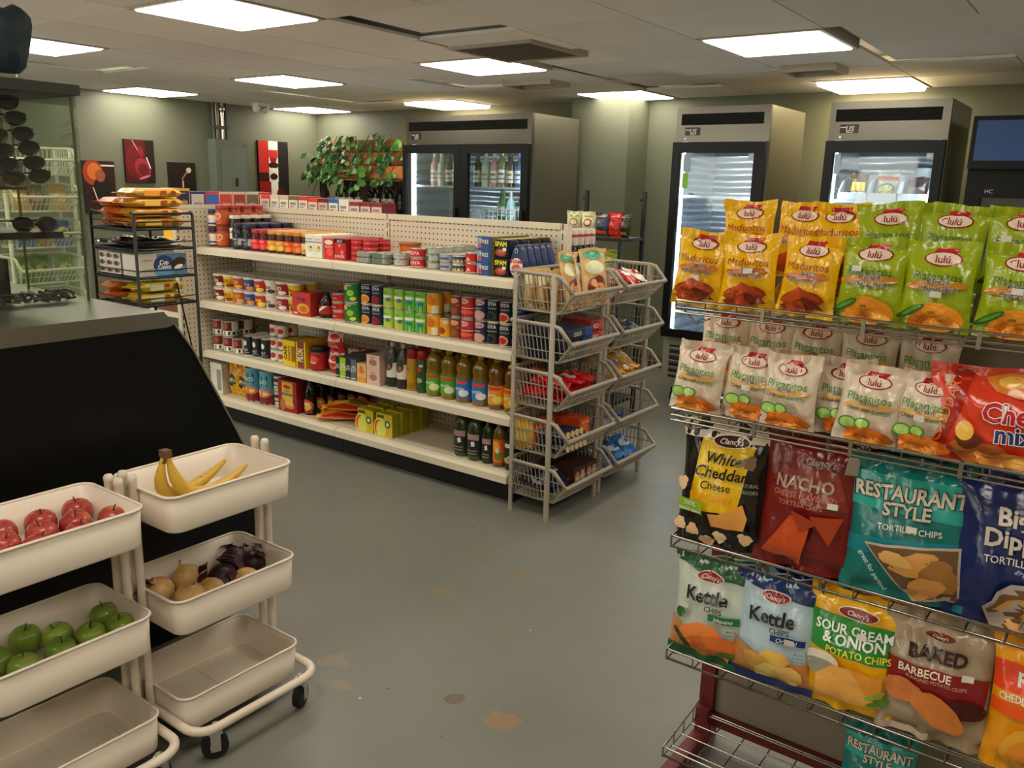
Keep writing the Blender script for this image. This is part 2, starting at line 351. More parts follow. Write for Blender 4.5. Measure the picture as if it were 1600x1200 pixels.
for q in ((GX-3*PT+.003, -3.215, GY+2*PT+.003, GY+3*PT-.003), (-2.645, GX-2*PT-.003, GY+2*PT+.003, GY+3*PT-.003), (-3.213, -2.647, GY+2*PT+.003, 3.735)):
    if q[1]-q[0] > .01 and q[3]-q[2] > .01: MB().box(*q, CEIL, CEIL+.016, TILE).obj('ceiling_tile', ceil)
vent('ceiling_vent', 'small grey slatted air vent below the pale pier', -3.68, 5.27, .36, .2, .03, 5, .9)
vent('ceiling_vent', 'small grey slatted air vent before the two single-door fridges', -1.69, 5.3, .26, .2, .04, 5, .9)
# ================================================================ fridges along the back wall
STEEL = mt('#6f6a60', .27, .95, bump=.02, bscale=300); STEELD = mt('#85806f', .38, .75); BLK = mt('#080807', .45, spec=.3); RUB = mt('#141413', .7)
CHR = mt('#d8d6d0', .15, 1.); WHT = mt('#e9e6dd', .5); PANE = glass_mat('#eef3f1', .03, 'door_glass')
def liner_nodes(nt, b, new, link):
    tc = new('ShaderNodeTexCoord'); wv = new('ShaderNodeTexWave'); wv.bands_direction = 'Z'; wv.inputs['Scale'].default_value = 3.6; wv.inputs['Distortion'].default_value = 1.2; wv.inputs['Detail'].default_value = 1; wv.inputs['Detail Scale'].default_value = .6
    link(tc.outputs['Object'], wv.inputs['Vector']); bp = new('ShaderNodeBump'); bp.inputs['Strength'].default_value = .9; bp.inputs['Distance'].default_value = .04; link(wv.outputs['Fac'], bp.inputs['Height']); link(bp.outputs[0], b.inputs['Normal'])
    b.inputs['Base Color'].default_value = lin('#d3dae2')
LINER = node_mat('corrugated_steel_liner', liner_nodes, .28, .8)
caster_m = None
def caster_meshes(r, fork=CHR):
    wh = MB(); wh.cyl((-.012, 0, r), (.012, 0, r), r, RUB, 16); wh.cyl((-.014, 0, r), (.014, 0, r), r*.4, CHR, 10)
    fk = MB(); fk.box(-.018, -.014, -.012, .014, r*.7, r*2+.012, fork).box(.014, .018, -.012, .014, r*.7, r*2+.012, fork).box(-.02, .02, -.016, .02, r*2+.006, r*2+.014, fork).cyl((0, .004, r*2+.01), (0, .004, r*2+.03), .009, fork, 8)
    return wh.mesh('wheel'), fk.mesh('fork')
CW, CF = caster_meshes(.045)
CWB, CFB = caster_meshes(.045, mt('#1a1a18', .5))
def fridge(label, x0, x1, glass, shelves, stick=(), yf=5.55, dep=.68, zt=2.09):
    r = empty('glass_door_fridge', label, 'fridge', ((x0+x1)/2, yf, 0)); ox = (x0+x1)/2; W = (x1-x0)/2; t = .035; zb = .13; yb = dep
    c = MB(); c.box(-W, -W+t, .03, yb, zb, zt, STEELD).box(W-t, W, .03, yb, zb, zt, STEELD).box(-W+t, W-t, yb-.04, yb, zb, zt, STEELD).box(-W+t, W-t, .03, yb-.04, zt-.03, zt, STEELD).box(-W+t, W-t, .03, yb-.04, zb, zb+.03, STEELD).obj('cabinet', r)
    ln = MB(); ln.box(-W+t, W-t, yb-.06, yb-.041, .5, 1.86, LINER).box(-W+t, -W+t+.006, .06, yb-.061, .5, 1.86, LINER).box(W-t-.006, W-t, .06, yb-.061, .5, 1.86, LINER).box(-W+t, W-t, .06, yb-.061, 1.86, 1.88, mt('#7e8084', .5)).box(-W+t, W-t, .06, yb-.061, .48, .5, LINER); ln.obj('liner', r)
    # header with louvre slot, badge and thermostat screw
    h = MB(); h.box(-W, W, 0, .03, 1.862, 1.972, STEEL).box(-W, W, 0, .03, 2.045, zt, STEEL).box(-W, -W+.035, 0, .03, 1.972, 2.045, STEEL).box(W-.045, W, 0, .03, 1.972, 2.045, STEEL); ho = h.obj('header', r)
    MB().box(-W+.035, W-.045, .026, .03, 1.972, 2.045, BLK).obj('vent_back', ho)
    sl = MB().box(-W+.035, W-.045, -.003, .003, -.011, .011, mt('#2c2d29', .4)).mesh('vent_slat')
    for k in range(5): mobj('vent_slat', sl, ho, (0, .013, 1.981+.0135*k), (.7, 0, 0))
    lx = -W+.075; f = lambda u, v, o: (lx+u, -.001-o, 1.93+v); b = MB()
    b.patch(f, -.008, .102, -.026, .026, mt('#1d1512', .4), 1, 1, .0005).patch(f, .03, .055, -.02, .02, mt('#7d1f1c', .4), 1, 1, .001)
    b.text('US', f, .05, 0, .032, WHT, .0016, .085, .02, .15).patch(f, -.004, .03, .006, .012, WHT, 1, 1, .0016).patch(f, .03, .07, -.024, -.02, WHT, 1, 1, .0016); b.obj('badge', ho)
    MB().cyl((lx-.002, -.004, 1.882), (lx-.002, .001, 1.882), .006, CHR, 10).obj('lock', ho)
    # lower grille
    g = MB(); gm = mt('#a5a294', .45, .3); g.box(-W+.004, W-.004, .012, .03, .135, .5, gm); go = g.obj('grille_panel', r)
    gs = MB().box(-W+.06, W-.06, -.004, .004, -.012, .012, mt('#8e8b7d', .5)).mesh('grille_slat'); MB().box(-W+.058, W-.058, .008, .0125, .2, .44, mt('#1b1a17', .7)).obj('grille_opening', go)
    for k in range(5): mobj('grille_slat', gs, go, (0, .006, .225+.047*k), (.6, 0, 0))
    for a, b_ in glass:                                             # the doors: frame, pane, handle
        da, db, ga, gb = b_[0]-ox, b_[1]-ox, a[0]-ox, a[1]-ox
        d = MB(); d.box(da, ga, -.045, -.002, .505, 1.857, BLK).box(gb, db, -.045, -.002, .505, 1.857, BLK).box(ga, gb, -.045, -.002, 1.787, 1.857, BLK).box(ga, gb, -.045, -.002, .505, .565, BLK); do = d.obj('door', r)
        MB().box(ga, gb, -.03, -.024, .565, 1.787, PANE).obj('pane', do)
        for sx_, z0_, z1_, w_, c_ in stick: MB().box(ga+sx_, ga+sx_+w_, -.0318, -.0305, z0_, z1_, mt(c_, .6)).obj('sticker', do)
        hx = gb+(db-gb)*.45; MB().box(hx-.012, hx+.012, -.075, -.046, .95, 1.35, mt('#1a1a19', .3)).obj('handle', do)
    for sx in (-W+t+.012, W-t-.018): MB().box(sx+.002, sx+.006, .045, .06, .55, 1.84, LED).obj('light_strip', r)
    sm = MB(); wr = mt('#e6e9ec', .3, .3)
    sm.box(-W+t+.01, W-t-.01, .075, .083, -.012, .004, wr).box(-W+t+.01, W-t-.01, yb-.08, yb-.075, -.006, .002, wr)
    n = max(9, int(W*2/.05))
    for k in range(n): x = -W+t+.02+(2*W-2*t-.04)*k/(n-1); sm.box(x-.002, x+.002, .083, yb-.08, -.003, .001, wr)
    me = sm.mesh('shelf')
    for z in shelves: mobj('shelf', me, r, (0, 0, z))
    for sx in (-W+.07, W-.07):
        for sy in (.1, yb-.1):
            w = mobj('caster', CWB, r, (sx, sy, 0)); mobj('fork', CFB, w)
    return r
F1 = (-5.235, -3.90); F2 = (-2.68, -2.02); F3 = (-1.645, -.966)
fridge('wide two-door glass fridge holding wine bottles behind the shelf unit', *F1, [((-5.195, -4.655), (-5.233, -4.582)), ((-4.51, -3.97), (-4.58, -3.902))], [1.52, 1.24, .94, .68])
fridge('single glass-door fridge with empty shelves beside the pale pier', *F2, [((-2.625, -2.095), (-2.678, -2.022))], [1.5, 1.22, .94, .68], [(.03, 1.66, 1.78, .05, '#9fb2c6'), (.03, 1.55, 1.655, .04, '#7fc43a'), (.49, 1.74, 1.785, .035, '#b9c6cc')])
fridge('single glass-door fridge with white bins on its upper shelf', *F3, [((-1.591, -1.02), (-1.643, -.968))], [1.5, 1.22, .94, .68], [(.01, 1.66, 1.78, .035, '#aab6c4'), (.53, 1.76, 1.785, .035, '#d6dce0')])
def bottle(body, label, foil, h=.30, r=.037, lab2=None, kind='bottle', n=16):
    b = MB(); m = body; b.lathe([(r*.9, 0), (r, .006), (r, h*.56), (r*.93, h*.62), (r*.55, h*.7), (r*.38, h*.76), (r*.36, h*.93)], m, n)
    c = MB().lathe([(r*.4, h*.80), (r*.4, h*.99), (r*.38, h)], foil, n); fn = lambda u, v, o: ((r+o)*sin(u/r), -(r+o)*cos(u/r), v)
    l = MB(); l.patch(fn, -r*1.7, r*1.7, h*.12, h*.45, label, 10, 1, .0006); l.patch(fn, -r*1.2, r*1.2, h*.2, h*.23, lab2 or mt('#4a3a2c', .5), 6, 1, .0012).patch(fn, -r*.8, r*.8, h*.31, h*.37, lab2 or mt('#6b5a3c', .5), 6, 1, .0012)
    return (kind, [('glass', b.mesh('glass')), ('capsule', c.mesh('capsule')), ('label', l.mesh('label'))])
gl_dk = mt('#10140c', .12, spec=.6); gl_gr = mt('#3f6b3d', .1, spec=.6); gl_cl = mt('#c9cfae', .08, spec=.6); gl_pk = mt('#c98f86', .1); crm = mt('#d6cdb6', .6)
foil_b = mt('#15120f', .35); foil_r = mt('#6d1c1e', .3); foil_g = mt('#b99a4a', .3, .6); foil_p = mt('#d8b49a', .35, .3); foil_w = mt('#d9d7cf', .4)
WB = [bottle(gl_cl, crm, foil_w, lab2=mt('#8d8a4a', .5), kind='wine_bottle'), bottle(gl_pk, mt('#e7d9cf', .6), foil_p, kind='wine_bottle'), bottle(gl_dk, crm, foil_b, kind='wine_bottle'), bottle(mt('#76783a', .1), mt('#e2e2d8', .6), foil_g, .32, kind='wine_bottle'), bottle(mt('#2a4a6d', .15), mt('#c9d7e6', .6), mt('#3d6ea5', .4), kind='wine_bottle')]
WBL = ['pale white-wine bottle with cream label', 'pink rose-wine bottle with pale label', 'dark red-wine bottle with cream label', 'tall olive wine bottle with gold cap', 'blue wine bottle with light blue label']
for x, k in zip((-5.087, -5.005, -4.915, -4.835, -4.60, -4.51, -4.42, -4.335, -4.25, -4.165, -4.085), (1, 0, 2, 3, 2, 0, 1, 3, 2, 4, 2)):
    put(WB[k], WBL[k]+' on the fridge shelf '+('behind one door' if x < -4.7 else 'behind the other door'), 'bottle', (x, 5.76, 1.522), group='wine bottles in the two-door fridge')
for x, k in zip((-5.05, -4.87, -4.46, -4.37, -4.2), (2, 2, 3, 2, 0)):
    put(WB[k], WBL[k]+' in the second row on the fridge shelf', 'bottle', (x, 5.9, 1.522), group='wine bottles in the two-door fridge')
GB = bottle(gl_gr, mt('#cfe3da', .5), mt('#2f5d3a', .4), .25, .034, mt('#2f6b45', .5), 'green_bottle')
CB = bottle(mt('#bfe0e2', .08), mt('#e6f0ee', .5), foil_w, .24, .036, mt('#5a8a9c', .5), 'clear_bottle')
for i, x in enumerate((-4.37, -4.30, -4.16, -4.085)): put(GB, 'green sparkling-water bottle standing in the white fridge basket', 'bottle', (x, 5.74 if i % 2 else 5.80, 1.256), group='green bottles in the fridge basket')
put(CB, 'clear pale-blue water bottle standing among the green bottles', 'bottle', (-4.23, 5.74, 1.256))
bk = MB(); bw = mt('#e9eef0', .45)
bk.box(-.27, .27, -.08, .12, 0, .008, bw)
for x in [-.27+.54*k/12 for k in range(13)]: bk.box(x-.004, x+.004, -.082, -.077, 0, .1, bw).box(x-.004, x+.004, .117, .122, 0, .1, bw)
bk.box(-.275, .275, -.085, -.075, .095, .11, bw).box(-.275, .275, .115, .125, .095, .11, bw).box(-.275, -.268, -.08, .12, 0, .11, bw).box(.268, .275, -.08, .12, 0, .11, bw)
bk.obj('fridge_basket', loc=(-4.30, 5.73, 1.244), label='white slotted basket holding green bottles in the two-door fridge', cat='basket')
# white compartment bin in the right fridge
bn = MB(); bm_ = mt('#dfe3ee', .4); bn.box(-.26, .26, -.07, .25, 0, .008, bm_).box(-.26, .26, .245, .25, 0, .16, bm_).box(-.26, .26, -.075, -.07, 0, .045, bm_)
for x in (-.26, -.087, .087, .26):
    bn.add([(x-.004, -.075, 0), (x+.004, -.075, 0), (x+.004, .25, 0), (x-.004, .25, 0), (x-.004, -.075, .05), (x+.004, -.075, .05), (x+.004, .0, .115), (x-.004, .0, .115), (x+.004, .25, .16), (x-.004, .25, .16)], [(0, 4, 7, 9, 3), (1, 2, 8, 6, 5), (4, 5, 6, 7), (7, 6, 8, 9), (0, 1, 5, 4), (3, 9, 8, 2)], bm_)
bn.obj('divided_bin', loc=(-1.305, 5.70, 1.506), label='white three-compartment bin on the shelf of the fridge', cat='bin')
# ---- black drinks cooler with blue header at the end of the row
r = empty('drinks_cooler', 'black drinks cooler with a dark blue header sign', 'cooler', (-.42, 5.6, 0)); cm = mt('#0c0b0a', .45, spec=.25)
MB().box(-.43, .43, .03, .66, .06, 1.99, cm).obj('cabinet', r)
MB().box(-.43, .43, -.02, .03, 1.70, 1.99, cm).obj('header', r)
MB().box(-.405, .405, -.024, -.0205, 1.745, 1.965, mt('#1f3f6e', .45, emit=.12)).obj('sign_panel', r)
d = MB(); d.box(-.42, -.34, -.03, .029, .3, 1.64, cm).box(.34, .42, -.03, .029, .3, 1.64, cm).box(-.34, .34, -.03, .029, 1.54, 1.64, cm).box(-.34, .34, -.03, .029, .3, .36, cm); do = d.obj('door', r)
MB().box(-.34, .34, .002, .008, .36, 1.54, PANE).obj('pane', do)
MB().box(-.34, .34, .02, .029, .36, 1.54, mt('#3a3b33', .5)).obj('inner_panel', do)
f = lambda u, v, o: (-.30+u, -.031-o, 1.575+v); MB().text('HC', f, 0, 0, .022, mt('#c9c9c4', .5), .0005).obj('lettering', do)
MB().box(-.43, .43, .0, .66, 0, .06, mt('#0b0b0b', .6)).obj('plinth', r)

# ================================================================ left wall: pictures, electrical panel
def canvas(y0, y1, z0, z1, label, art):
    r = empty('wall_picture', label, 'picture', (XL+.001, (y0+y1)/2, (z0+z1)/2)); W = y1-y0; H = z1-z0
    MB().box(0, .025, -W/2, W/2, -H/2, H/2, mt('#17110e', .7)).obj('canvas', r)
    p = MB(); fn = lambda u, v, o: (.0255+o, u, v-H/2); prints(p, fn, W, H, art, .0002, .0006); p.obj('print', r); return r
canvas(3.92, 4.21, 1.20, 1.66, 'picture of a dark wine glass on an orange glow beside the glass case', [('r', -.5, .5, 0, 1, '#2a0f0a'), ('e', -.2, .78, .32, .24, '#8a3a1c'), ('e', -.16, .8, .22, .16, '#b8642e'), ('e', .06, .42, .3, .3, '#160807'), ('e', .02, .72, .16, .12, '#8a4a33'), ('e', .12, .2, .2, .05, '#b59488'), ('r', .05, .48, .90, .93, '#c9bda8'), ('p', [(-.26, .5), (-.22, .5), (-.1, .25), (-.14, .25)], '#c9a99a')])
canvas(4.32, 4.61, 1.477, 1.865, 'picture of a tilted red wine glass splashing on dark red', [('r', -.5, .5, 0, 1, '#3f0d0f'), ('e', -.15, .5, .34, .4, '#571215'), ('r', .2, .5, 0, 1, '#1c0a0a'), ('e', .08, .35, .26, .24, '#7d2a33', .5), ('e', .1, .3, .18, .16, '#5a141c', .5), ('p', [(-.25, .98), (-.22, .98), (0, .7), (-.03, .68)], '#b07a78'), ('p', [(.2, .6), (.24, .6), (.36, .34), (.32, .34)], '#e2c9c0'), ('e', .12, .13, .22, .03, '#b06a70', .3), ('e', .02, .72, .1, .12, '#6d2026')])
canvas(4.75, 5.04, 1.16, 1.676, 'black picture of a pale wine stem and bowl beside the electrical panel', [('r', -.5, .5, 0, 1, '#120c0b'), ('e', .24, .86, .1, .05, '#b9b4ac', .5), ('p', [(-.05, .7), (-.02, .68), (.2, .82), (.17, .85)], '#9a5a48'), ('e', 0, .6, .03, .08, '#b8a79c'), ('p', [(-.1, .3), (-.06, .3), (.02, .55), (-.01, .55)], '#9a9590'), ('e', .15, .3, .25, .1, '#3d1216')])
canvas(5.80, 6.19, 1.28, 1.935, 'striped red, white and black picture of stacked wine glasses near the corner', [('r', -.5, .5, 0, 1, '#1b1a18'), ('r', -.5, -.17, .5, 1, '#9e2a26'), ('r', -.5, -.17, .36, .5, '#33120f'), ('r', -.5, -.13, 0, .36, '#7f211e'), ('r', -.17, .14, .36, 1, '#d9d3c4'), ('r', -.12, .12, .14, .36, '#d9d3c4'), ('e', -.02, .74, .12, .1, '#7a1d1c'), ('r', -.17, .13, .74, .86, '#a3302b'), ('e', -.02, .62, .17, .05, '#2a1614'), ('r', -.03, -.0, .45, .62, '#2a1614'), ('e', -.02, .44, .13, .05, '#2a1614'), ('e', -.02, .54, .1, .04, '#d9d3c4'), ('p', [(-.05, .02), (.02, .02), (0, .2), (-.03, .2)], '#e6e0d4'), ('e', .2, .16, .14, .1, '#4d1c1c')])
r = empty('electrical_panel', 'grey metal electrical panel box mounted on the left wall', 'electrical panel', (XL+.001, 5.40, 1.2)); em = mt('#70786e', .45, .2)
MB().box(0, .13, -.19, .19, 0, .715, em).obj('box', r); pd = MB().box(.131, .139, -.125, .165, .03, .64, mt('#767f75', .45, .2)).obj('door', r)
MB().box(.14, .146, .02, .05, .26, .34, mt('#2b2e2b', .4)).obj('latch', pd); MB().cyl((.13, .15, .66), (.136, .15, .66), .005, CHR, 8).obj('screw', r)
c = empty('conduit', 'bundle of shiny conduit pipes rising from the electrical panel', 'pipe', (XL+.001, 5.32, 1.916))
for y, rr, mm in ((-.06, .012, mt('#5c6058', .5)), (-.02, .02, STEEL), (.04, .022, CHR), (.085, .012, mt('#3b3d38', .5))): MB().cyl((.045, y, .0005), (.045, y, CEIL-1.918), rr, mm, 10).obj('pipe', c)
MB().box(.02, .075, -.08, .1, .1, .13, mt('#4a4d47', .5)).obj('clamp', c); MB().lathe([(.02, .26), (.032, .28), (.032, .31), (.02, .33)], CHR, 12, .045, .04).obj('coupling', c)
r = empty('emergency_light', 'small white twin-head emergency light under the ceiling by the panel', 'lamp', (-7.2, 5.55, CEIL)); MB().box(-.05, .05, -.07, .07, -.03, -.001, WHT).obj('base', r)
for s in (-1, 1): MB().lathe([(.015, -.02), (.035, .0), (.04, .035)], WHT, 12).obj('lamp_head', r, loc=(0, s*.06, -.07), rot=(s*.5, 0, 0))
MB().box(-.006, .006, -.03, .03, -.05, .05, mt('#c7c2b4', .5)).obj('wall_switch', loc=(-7.0, 6.641, 1.62), label='small wall switch plate near the ivy planter', cat='switch').rotation_euler = (0, 0, PI/2)

# ================================================================ ivy planter and wine stand in the corner
woodA = mt('#7a4f26', .7, bump=.3, bscale=40, var=.35); woodB = mt('#96632e', .7, bump=.3, bscale=40, var=.35); woodC = mt('#c07c3c', .7, bump=.3, bscale=40, var=.3); woodD = mt('#2e1f15', .7)
r = empty('plank_awning', 'weathered plank awning draped with ivy above the wine stand', 'awning', (-6.1, 6.3, 1.57))
rr = random.Random(3)
for row, (y, z, a0, a1) in enumerate(((-.36, .0, -.90, .84), (-.25, .13, -.86, .84), (-.14, .26, -.80, .84))):
    x = a0; k = 0
    while x < a1-.02:
        L = min(rr.uniform(.35, .7), a1-x); MB().box(x+.003, x+L-.003, -.012, .012, 0, .135, (woodA, woodB, woodC)[(k+row) % 3 if x < .5 else 2]).obj('plank', r, loc=(0, y, z), rot=(-.55, 0, 0)); x += L; k += 1
for x in (-.88, .805): MB().add([(x, -.36, -.01), (x, .33, -.01), (x, .33, .36), (x, -.08, .36), (x+.03, -.36, -.01), (x+.03, .33, -.01), (x+.03, .33, .36), (x+.03, -.08, .36)], [(0, 3, 2, 1), (4, 5, 6, 7), (0, 1, 5, 4), (1, 2, 6, 5), (2, 3, 7, 6), (3, 0, 4, 7)], woodB).obj('end_board', r)
def leaf_mesh(mat, s=1.):
    b = MB(); pts = [(0, -.5), (.28, -.42), (.5, -.1), (.3, .02), (.32, .3), (.1, .25), (0, .55), (-.1, .25), (-.32, .3), (-.3, .02), (-.5, -.1), (-.28, -.42)]
    vs = [(0, 0, .02*s)]+[(x*.08*s, y*.09*s, -.1*(x*x)*.12*s) for x, y in pts]
    b.add(vs, [(0, 1+i, 1+(i+1) % 12) for i in range(12)], mat, True); return b.mesh('leaf')
LV = [leaf_mesh(mt(c, .45), s) for c, s in (('#2f5a22', 1.1), ('#3f7a2c', 1.), ('#5b9a3c', 1.), ('#234a1e', 1.2), ('#9cc47a', .8), ('#4a8a33', 1.3))]
IVY = ['ivy trailing over the exposed end of the plank awning', 'ivy hanging across the middle of the plank awning', 'ivy on the plank awning close to the two-door fridge']
for q, (xa, xb, nlf) in enumerate(((-.90, -.45, 78), (-.5, .2, 70), (.2, .78, 32))):
    v = empty('ivy_plant', 'leafy green '+IVY[q], 'plant', (-6.1, 6.3, 1.57))
    st = MB()
    for k in range(6):
        x = xa+(xb-xa)*(k+.5)/6; pts = [(x+.06*sin(k+3*t), -.1-.3*t+.02*sin(9*t+k), .42-.42*t-.1*t*t*(k % 3)) for t in [i/7 for i in range(8)]]; st.tube(pts, .004, mt('#3b4a22', .7), 4)
    st.obj('vines', v)
    for k in range(nlf):
        t = rr.random(); x = rr.uniform(xa, xb); y = -.08-.33*t+rr.uniform(-.06, .0); z = .38-.42*t+rr.uniform(-.05, .06)
        if rr.random() < .18: z -= rr.uniform(.03, .12); y = -.4
        mobj('leaf', LV[rr.randrange(6)], v, (x, y, z), (rr.uniform(.5, 1.6), rr.uniform(-.6, .6), rr.uniform(-.8, .8)))
# wine stand
r = empty('wine_stand', 'dark wooden stand full of wine bottles under the ivy', 'shelf', (-6.1, 6.2, 0))
for x in (-.72, -.13, .6):
    for y in (-.2, .22): MB().box(x-.035, x+.035, y-.02, y+.02, .0005, 1.55, woodD).obj('post', r)
for z in (.12, .52, .9, 1.24): MB().box(-.86, .8, -.19, .21, z-.025, z, woodD).obj('shelf', r)
MB().box(-.86, .8, .212, .23, .1, 1.55, woodD).obj('back_board', r)
BD = [bottle(gl_dk, crm, foil_b, .31, kind='wine_bottle'), bottle(gl_dk, mt('#c9a99e', .6), foil_p, .32, .041, kind='wine_bottle'), bottle(gl_dk, mt('#c98f2e', .6), foil_p, .32, .041, kind='wine_bottle'), bottle(mt('#120f0d', .15), mt('#1a1714', .5), foil_b, .31, kind='wine_bottle')]
for x, k in zip((-6.91, -6.71, -6.62, -6.54, -6.44, -6.355, -6.25, -6.17, -6.05, -5.96, -5.86, -5.76, -5.66), (0, 0, 0, 0, 1, 2, 0, 0, 0, 0, 3, 3, 3)):
    lb = ['dark wine bottle with a cream label on the stand under the ivy', 'champagne bottle with pale foil neck and pink label under the ivy', 'champagne bottle with pale foil neck and orange label under the ivy', 'all-black wine bottle on the stand beside the two-door fridge'][k]
    put(BD[k], lb, 'bottle', (x, 6.11+.03*(k % 2), 1.2405), group='wine bottles on the wooden stand')
# ================================================================ the long shelf unit
GL, GR, GM = -4.80, -2.30, -3.53; GBK = 3.60; GF = 3.17; GT = 1.36
CREAM = mt('#e2d7bd', .42, bump=.03, bscale=200); CREAM2 = mt('#d8ccb2', .45)
def peg_nodes(nt, b, new, link):
    tc = new('ShaderNodeTexCoord'); sp = new('ShaderNodeSeparateXYZ'); link(tc.outputs['Object'], sp.inputs[0])
    a = new('ShaderNodeMath'); a.operation = 'ADD'; link(sp.outputs[0], a.inputs[0]); link(sp.outputs[1], a.inputs[1])
    def cell(o):
        d = new('ShaderNodeMath'); d.operation = 'DIVIDE'; d.inputs[1].default_value = .0305; link(o, d.inputs[0]); f = new('ShaderNodeMath'); f.operation = 'FRACT'; link(d.outputs[0], f.inputs[0])
        s = new('ShaderNodeMath'); s.operation = 'SUBTRACT'; s.inputs[1].default_value = .5; link(f.outputs[0], s.inputs[0]); return s.outputs[0]
    c = new('ShaderNodeCombineXYZ'); link(cell(a.outputs[0]), c.inputs[0]); link(cell(sp.outputs[2]), c.inputs[1]); l = new('ShaderNodeVectorMath'); l.operation = 'LENGTH'; link(c.outputs[0], l.inputs[0])
    t = new('ShaderNodeMath'); t.operation = 'LESS_THAN'; t.inputs[1].default_value = .15; link(l.outputs['Value'], t.inputs[0])
    m = new('ShaderNodeMix'); m.data_type = 'RGBA'; m.inputs['A'].default_value = lin('#dccfb5'); m.inputs['B'].default_value = lin('#2c261d'); link(t.outputs[0], m.inputs['Factor']); link(m.outputs['Result'], b.inputs['Base Color'])
PEG = node_mat('perforated_panel', peg_nodes, .5)
gon = empty('gondola_shelf', 'long cream perforated shelf unit stocked with groceries', 'shelf unit', (0, 0, 0))
for x0, x1 in ((GL+.02, GM-.012), (GM+.012, GR-.03)):
    MB().box(x0, x1, GBK-.008, GBK+.012, .14, GT-.03, PEG).obj('back_panel', gon)
    MB().box(x0, x1, GBK-.016, GBK+.02, GT-.03, GT, CREAM).obj('top_rail', gon)
for x in (GL+.008, GM, GR-.012):
    u = MB().box(x-.012, x+.012 if x < GR-.1 else x+.03, GBK-.018, GBK+.022, 0.0005, GT-.002, CREAM).obj('upright', gon)
    s = MB()
    for k in range(24): s.box(x-.003, x+.003, GBK-.0188, GBK-.0175, .18+k*.05, .212+k*.05, mt('#221d16', .8))
    s.obj('slots', u)
SH = (1.115, .772, .449)
for z in SH:
    for x0, x1 in ((GL+.006, GM-.002), (GM+.002, GR)):
        s = MB(); s.box(x0, x1, GF+.012, GBK-.02, z-.028, z-.002, CREAM)
        s.add([(x, y, zz) for x in (x0, x1) for y, zz in ((GF+.012, z-.001), (GF+.004, z-.002), (GF-.012, z-.012), (GF-.016, z-.046), (GF+.012, z-.048))], [(0, 1, 6, 5), (1, 2, 7, 6), (2, 3, 8, 7), (3, 4, 9, 8), (4, 0, 5, 9), (4, 3, 2, 1, 0), (5, 6, 7, 8, 9)], CREAM)
        so = s.obj('shelf', gon); MB().box(x0, x1, GF+.03, GF+.033, z-.0021, z-.0012, mt('#6d6450', .6)).obj('shelf_groove', so)
BZ = .162
for x0, x1 in ((GL+.006, GM-.002), (GM+.002, GR)):
    s = MB(); s.box(x0, x1, GF+.012, GBK-.02, BZ-.03, BZ-.002, CREAM)
    s.add([(x, y, zz) for x in (x0, x1) for y, zz in ((GF+.012, BZ-.001), (GF-.01, BZ-.003), (GF-.03, BZ-.014), (GF-.034, BZ-.048), (GF+.012, BZ-.05))], [(0, 1, 6, 5), (1, 2, 7, 6), (2, 3, 8, 7), (3, 4, 9, 8), (4, 0, 5, 9), (4, 3, 2, 1, 0), (5, 6, 7, 8, 9)], CREAM)
    so = s.obj('base_deck', gon); MB().box(x0, x1, GF+.03, GF+.033, BZ-.0021, BZ-.0012, mt('#6d6450', .6)).obj('shelf_groove', so)
    MB().box(x0, x1, 3.205, 3.225, .001, BZ-.03, mt('#15140f', .5)).obj('kick_plate', gon)
MB().box(GR-.02, GR-.005, 3.226, GBK, .001, BZ-.031, mt('#15140f', .5)).obj('kick_plate', gon)
# far side shelves (seen past the end and over the top)
for z in (1.085, .772, .449, .162): MB().box(GL+.006, GR, GBK+.024, GBK+.44, z-.03, z-.002, CREAM).obj('shelf', gon)
MB().box(GL+.006, GR, GBK+.40, GBK+.42, .001, .13, mt('#15140f', .5)).obj('kick_plate', gon)
# end unit standing across the far end
en = empty('end_shelf', 'cream perforated end panel standing across the end of the long shelf unit', 'shelf unit', (0, 0, 0)); EX = GL-.022
MB().box(EX-.01, EX+.01, 3.06, 4.22, .1, GT-.012, PEG).obj('panel', en); MB().box(EX-.016, EX+.014, 3.06, 4.22, GT-.012, GT+.012, CREAM).obj('top_rail', en)
for y in (3.045, 4.235):
    u = MB().box(EX-.022, EX+.012, y-.016, y+.016, .0005, GT+.012, CREAM2).obj('upright', en); s = MB()
    for k in range(25): s.box(EX+.0115, EX+.0128, y-.004, y+.004, .1+k*.05, .132+k*.05, mt('#221d16', .8))
    s.obj('slots', u)
for z in (1.02, .68, .34, .15): MB().box(EX-.42, EX-.011, 3.07, 4.21, z-.03, z, CREAM).obj('shelf', en)
MB().box(EX-.40, EX-.02, 3.08, 4.2, .001, .119, mt('#15140f', .5)).obj('base', en)

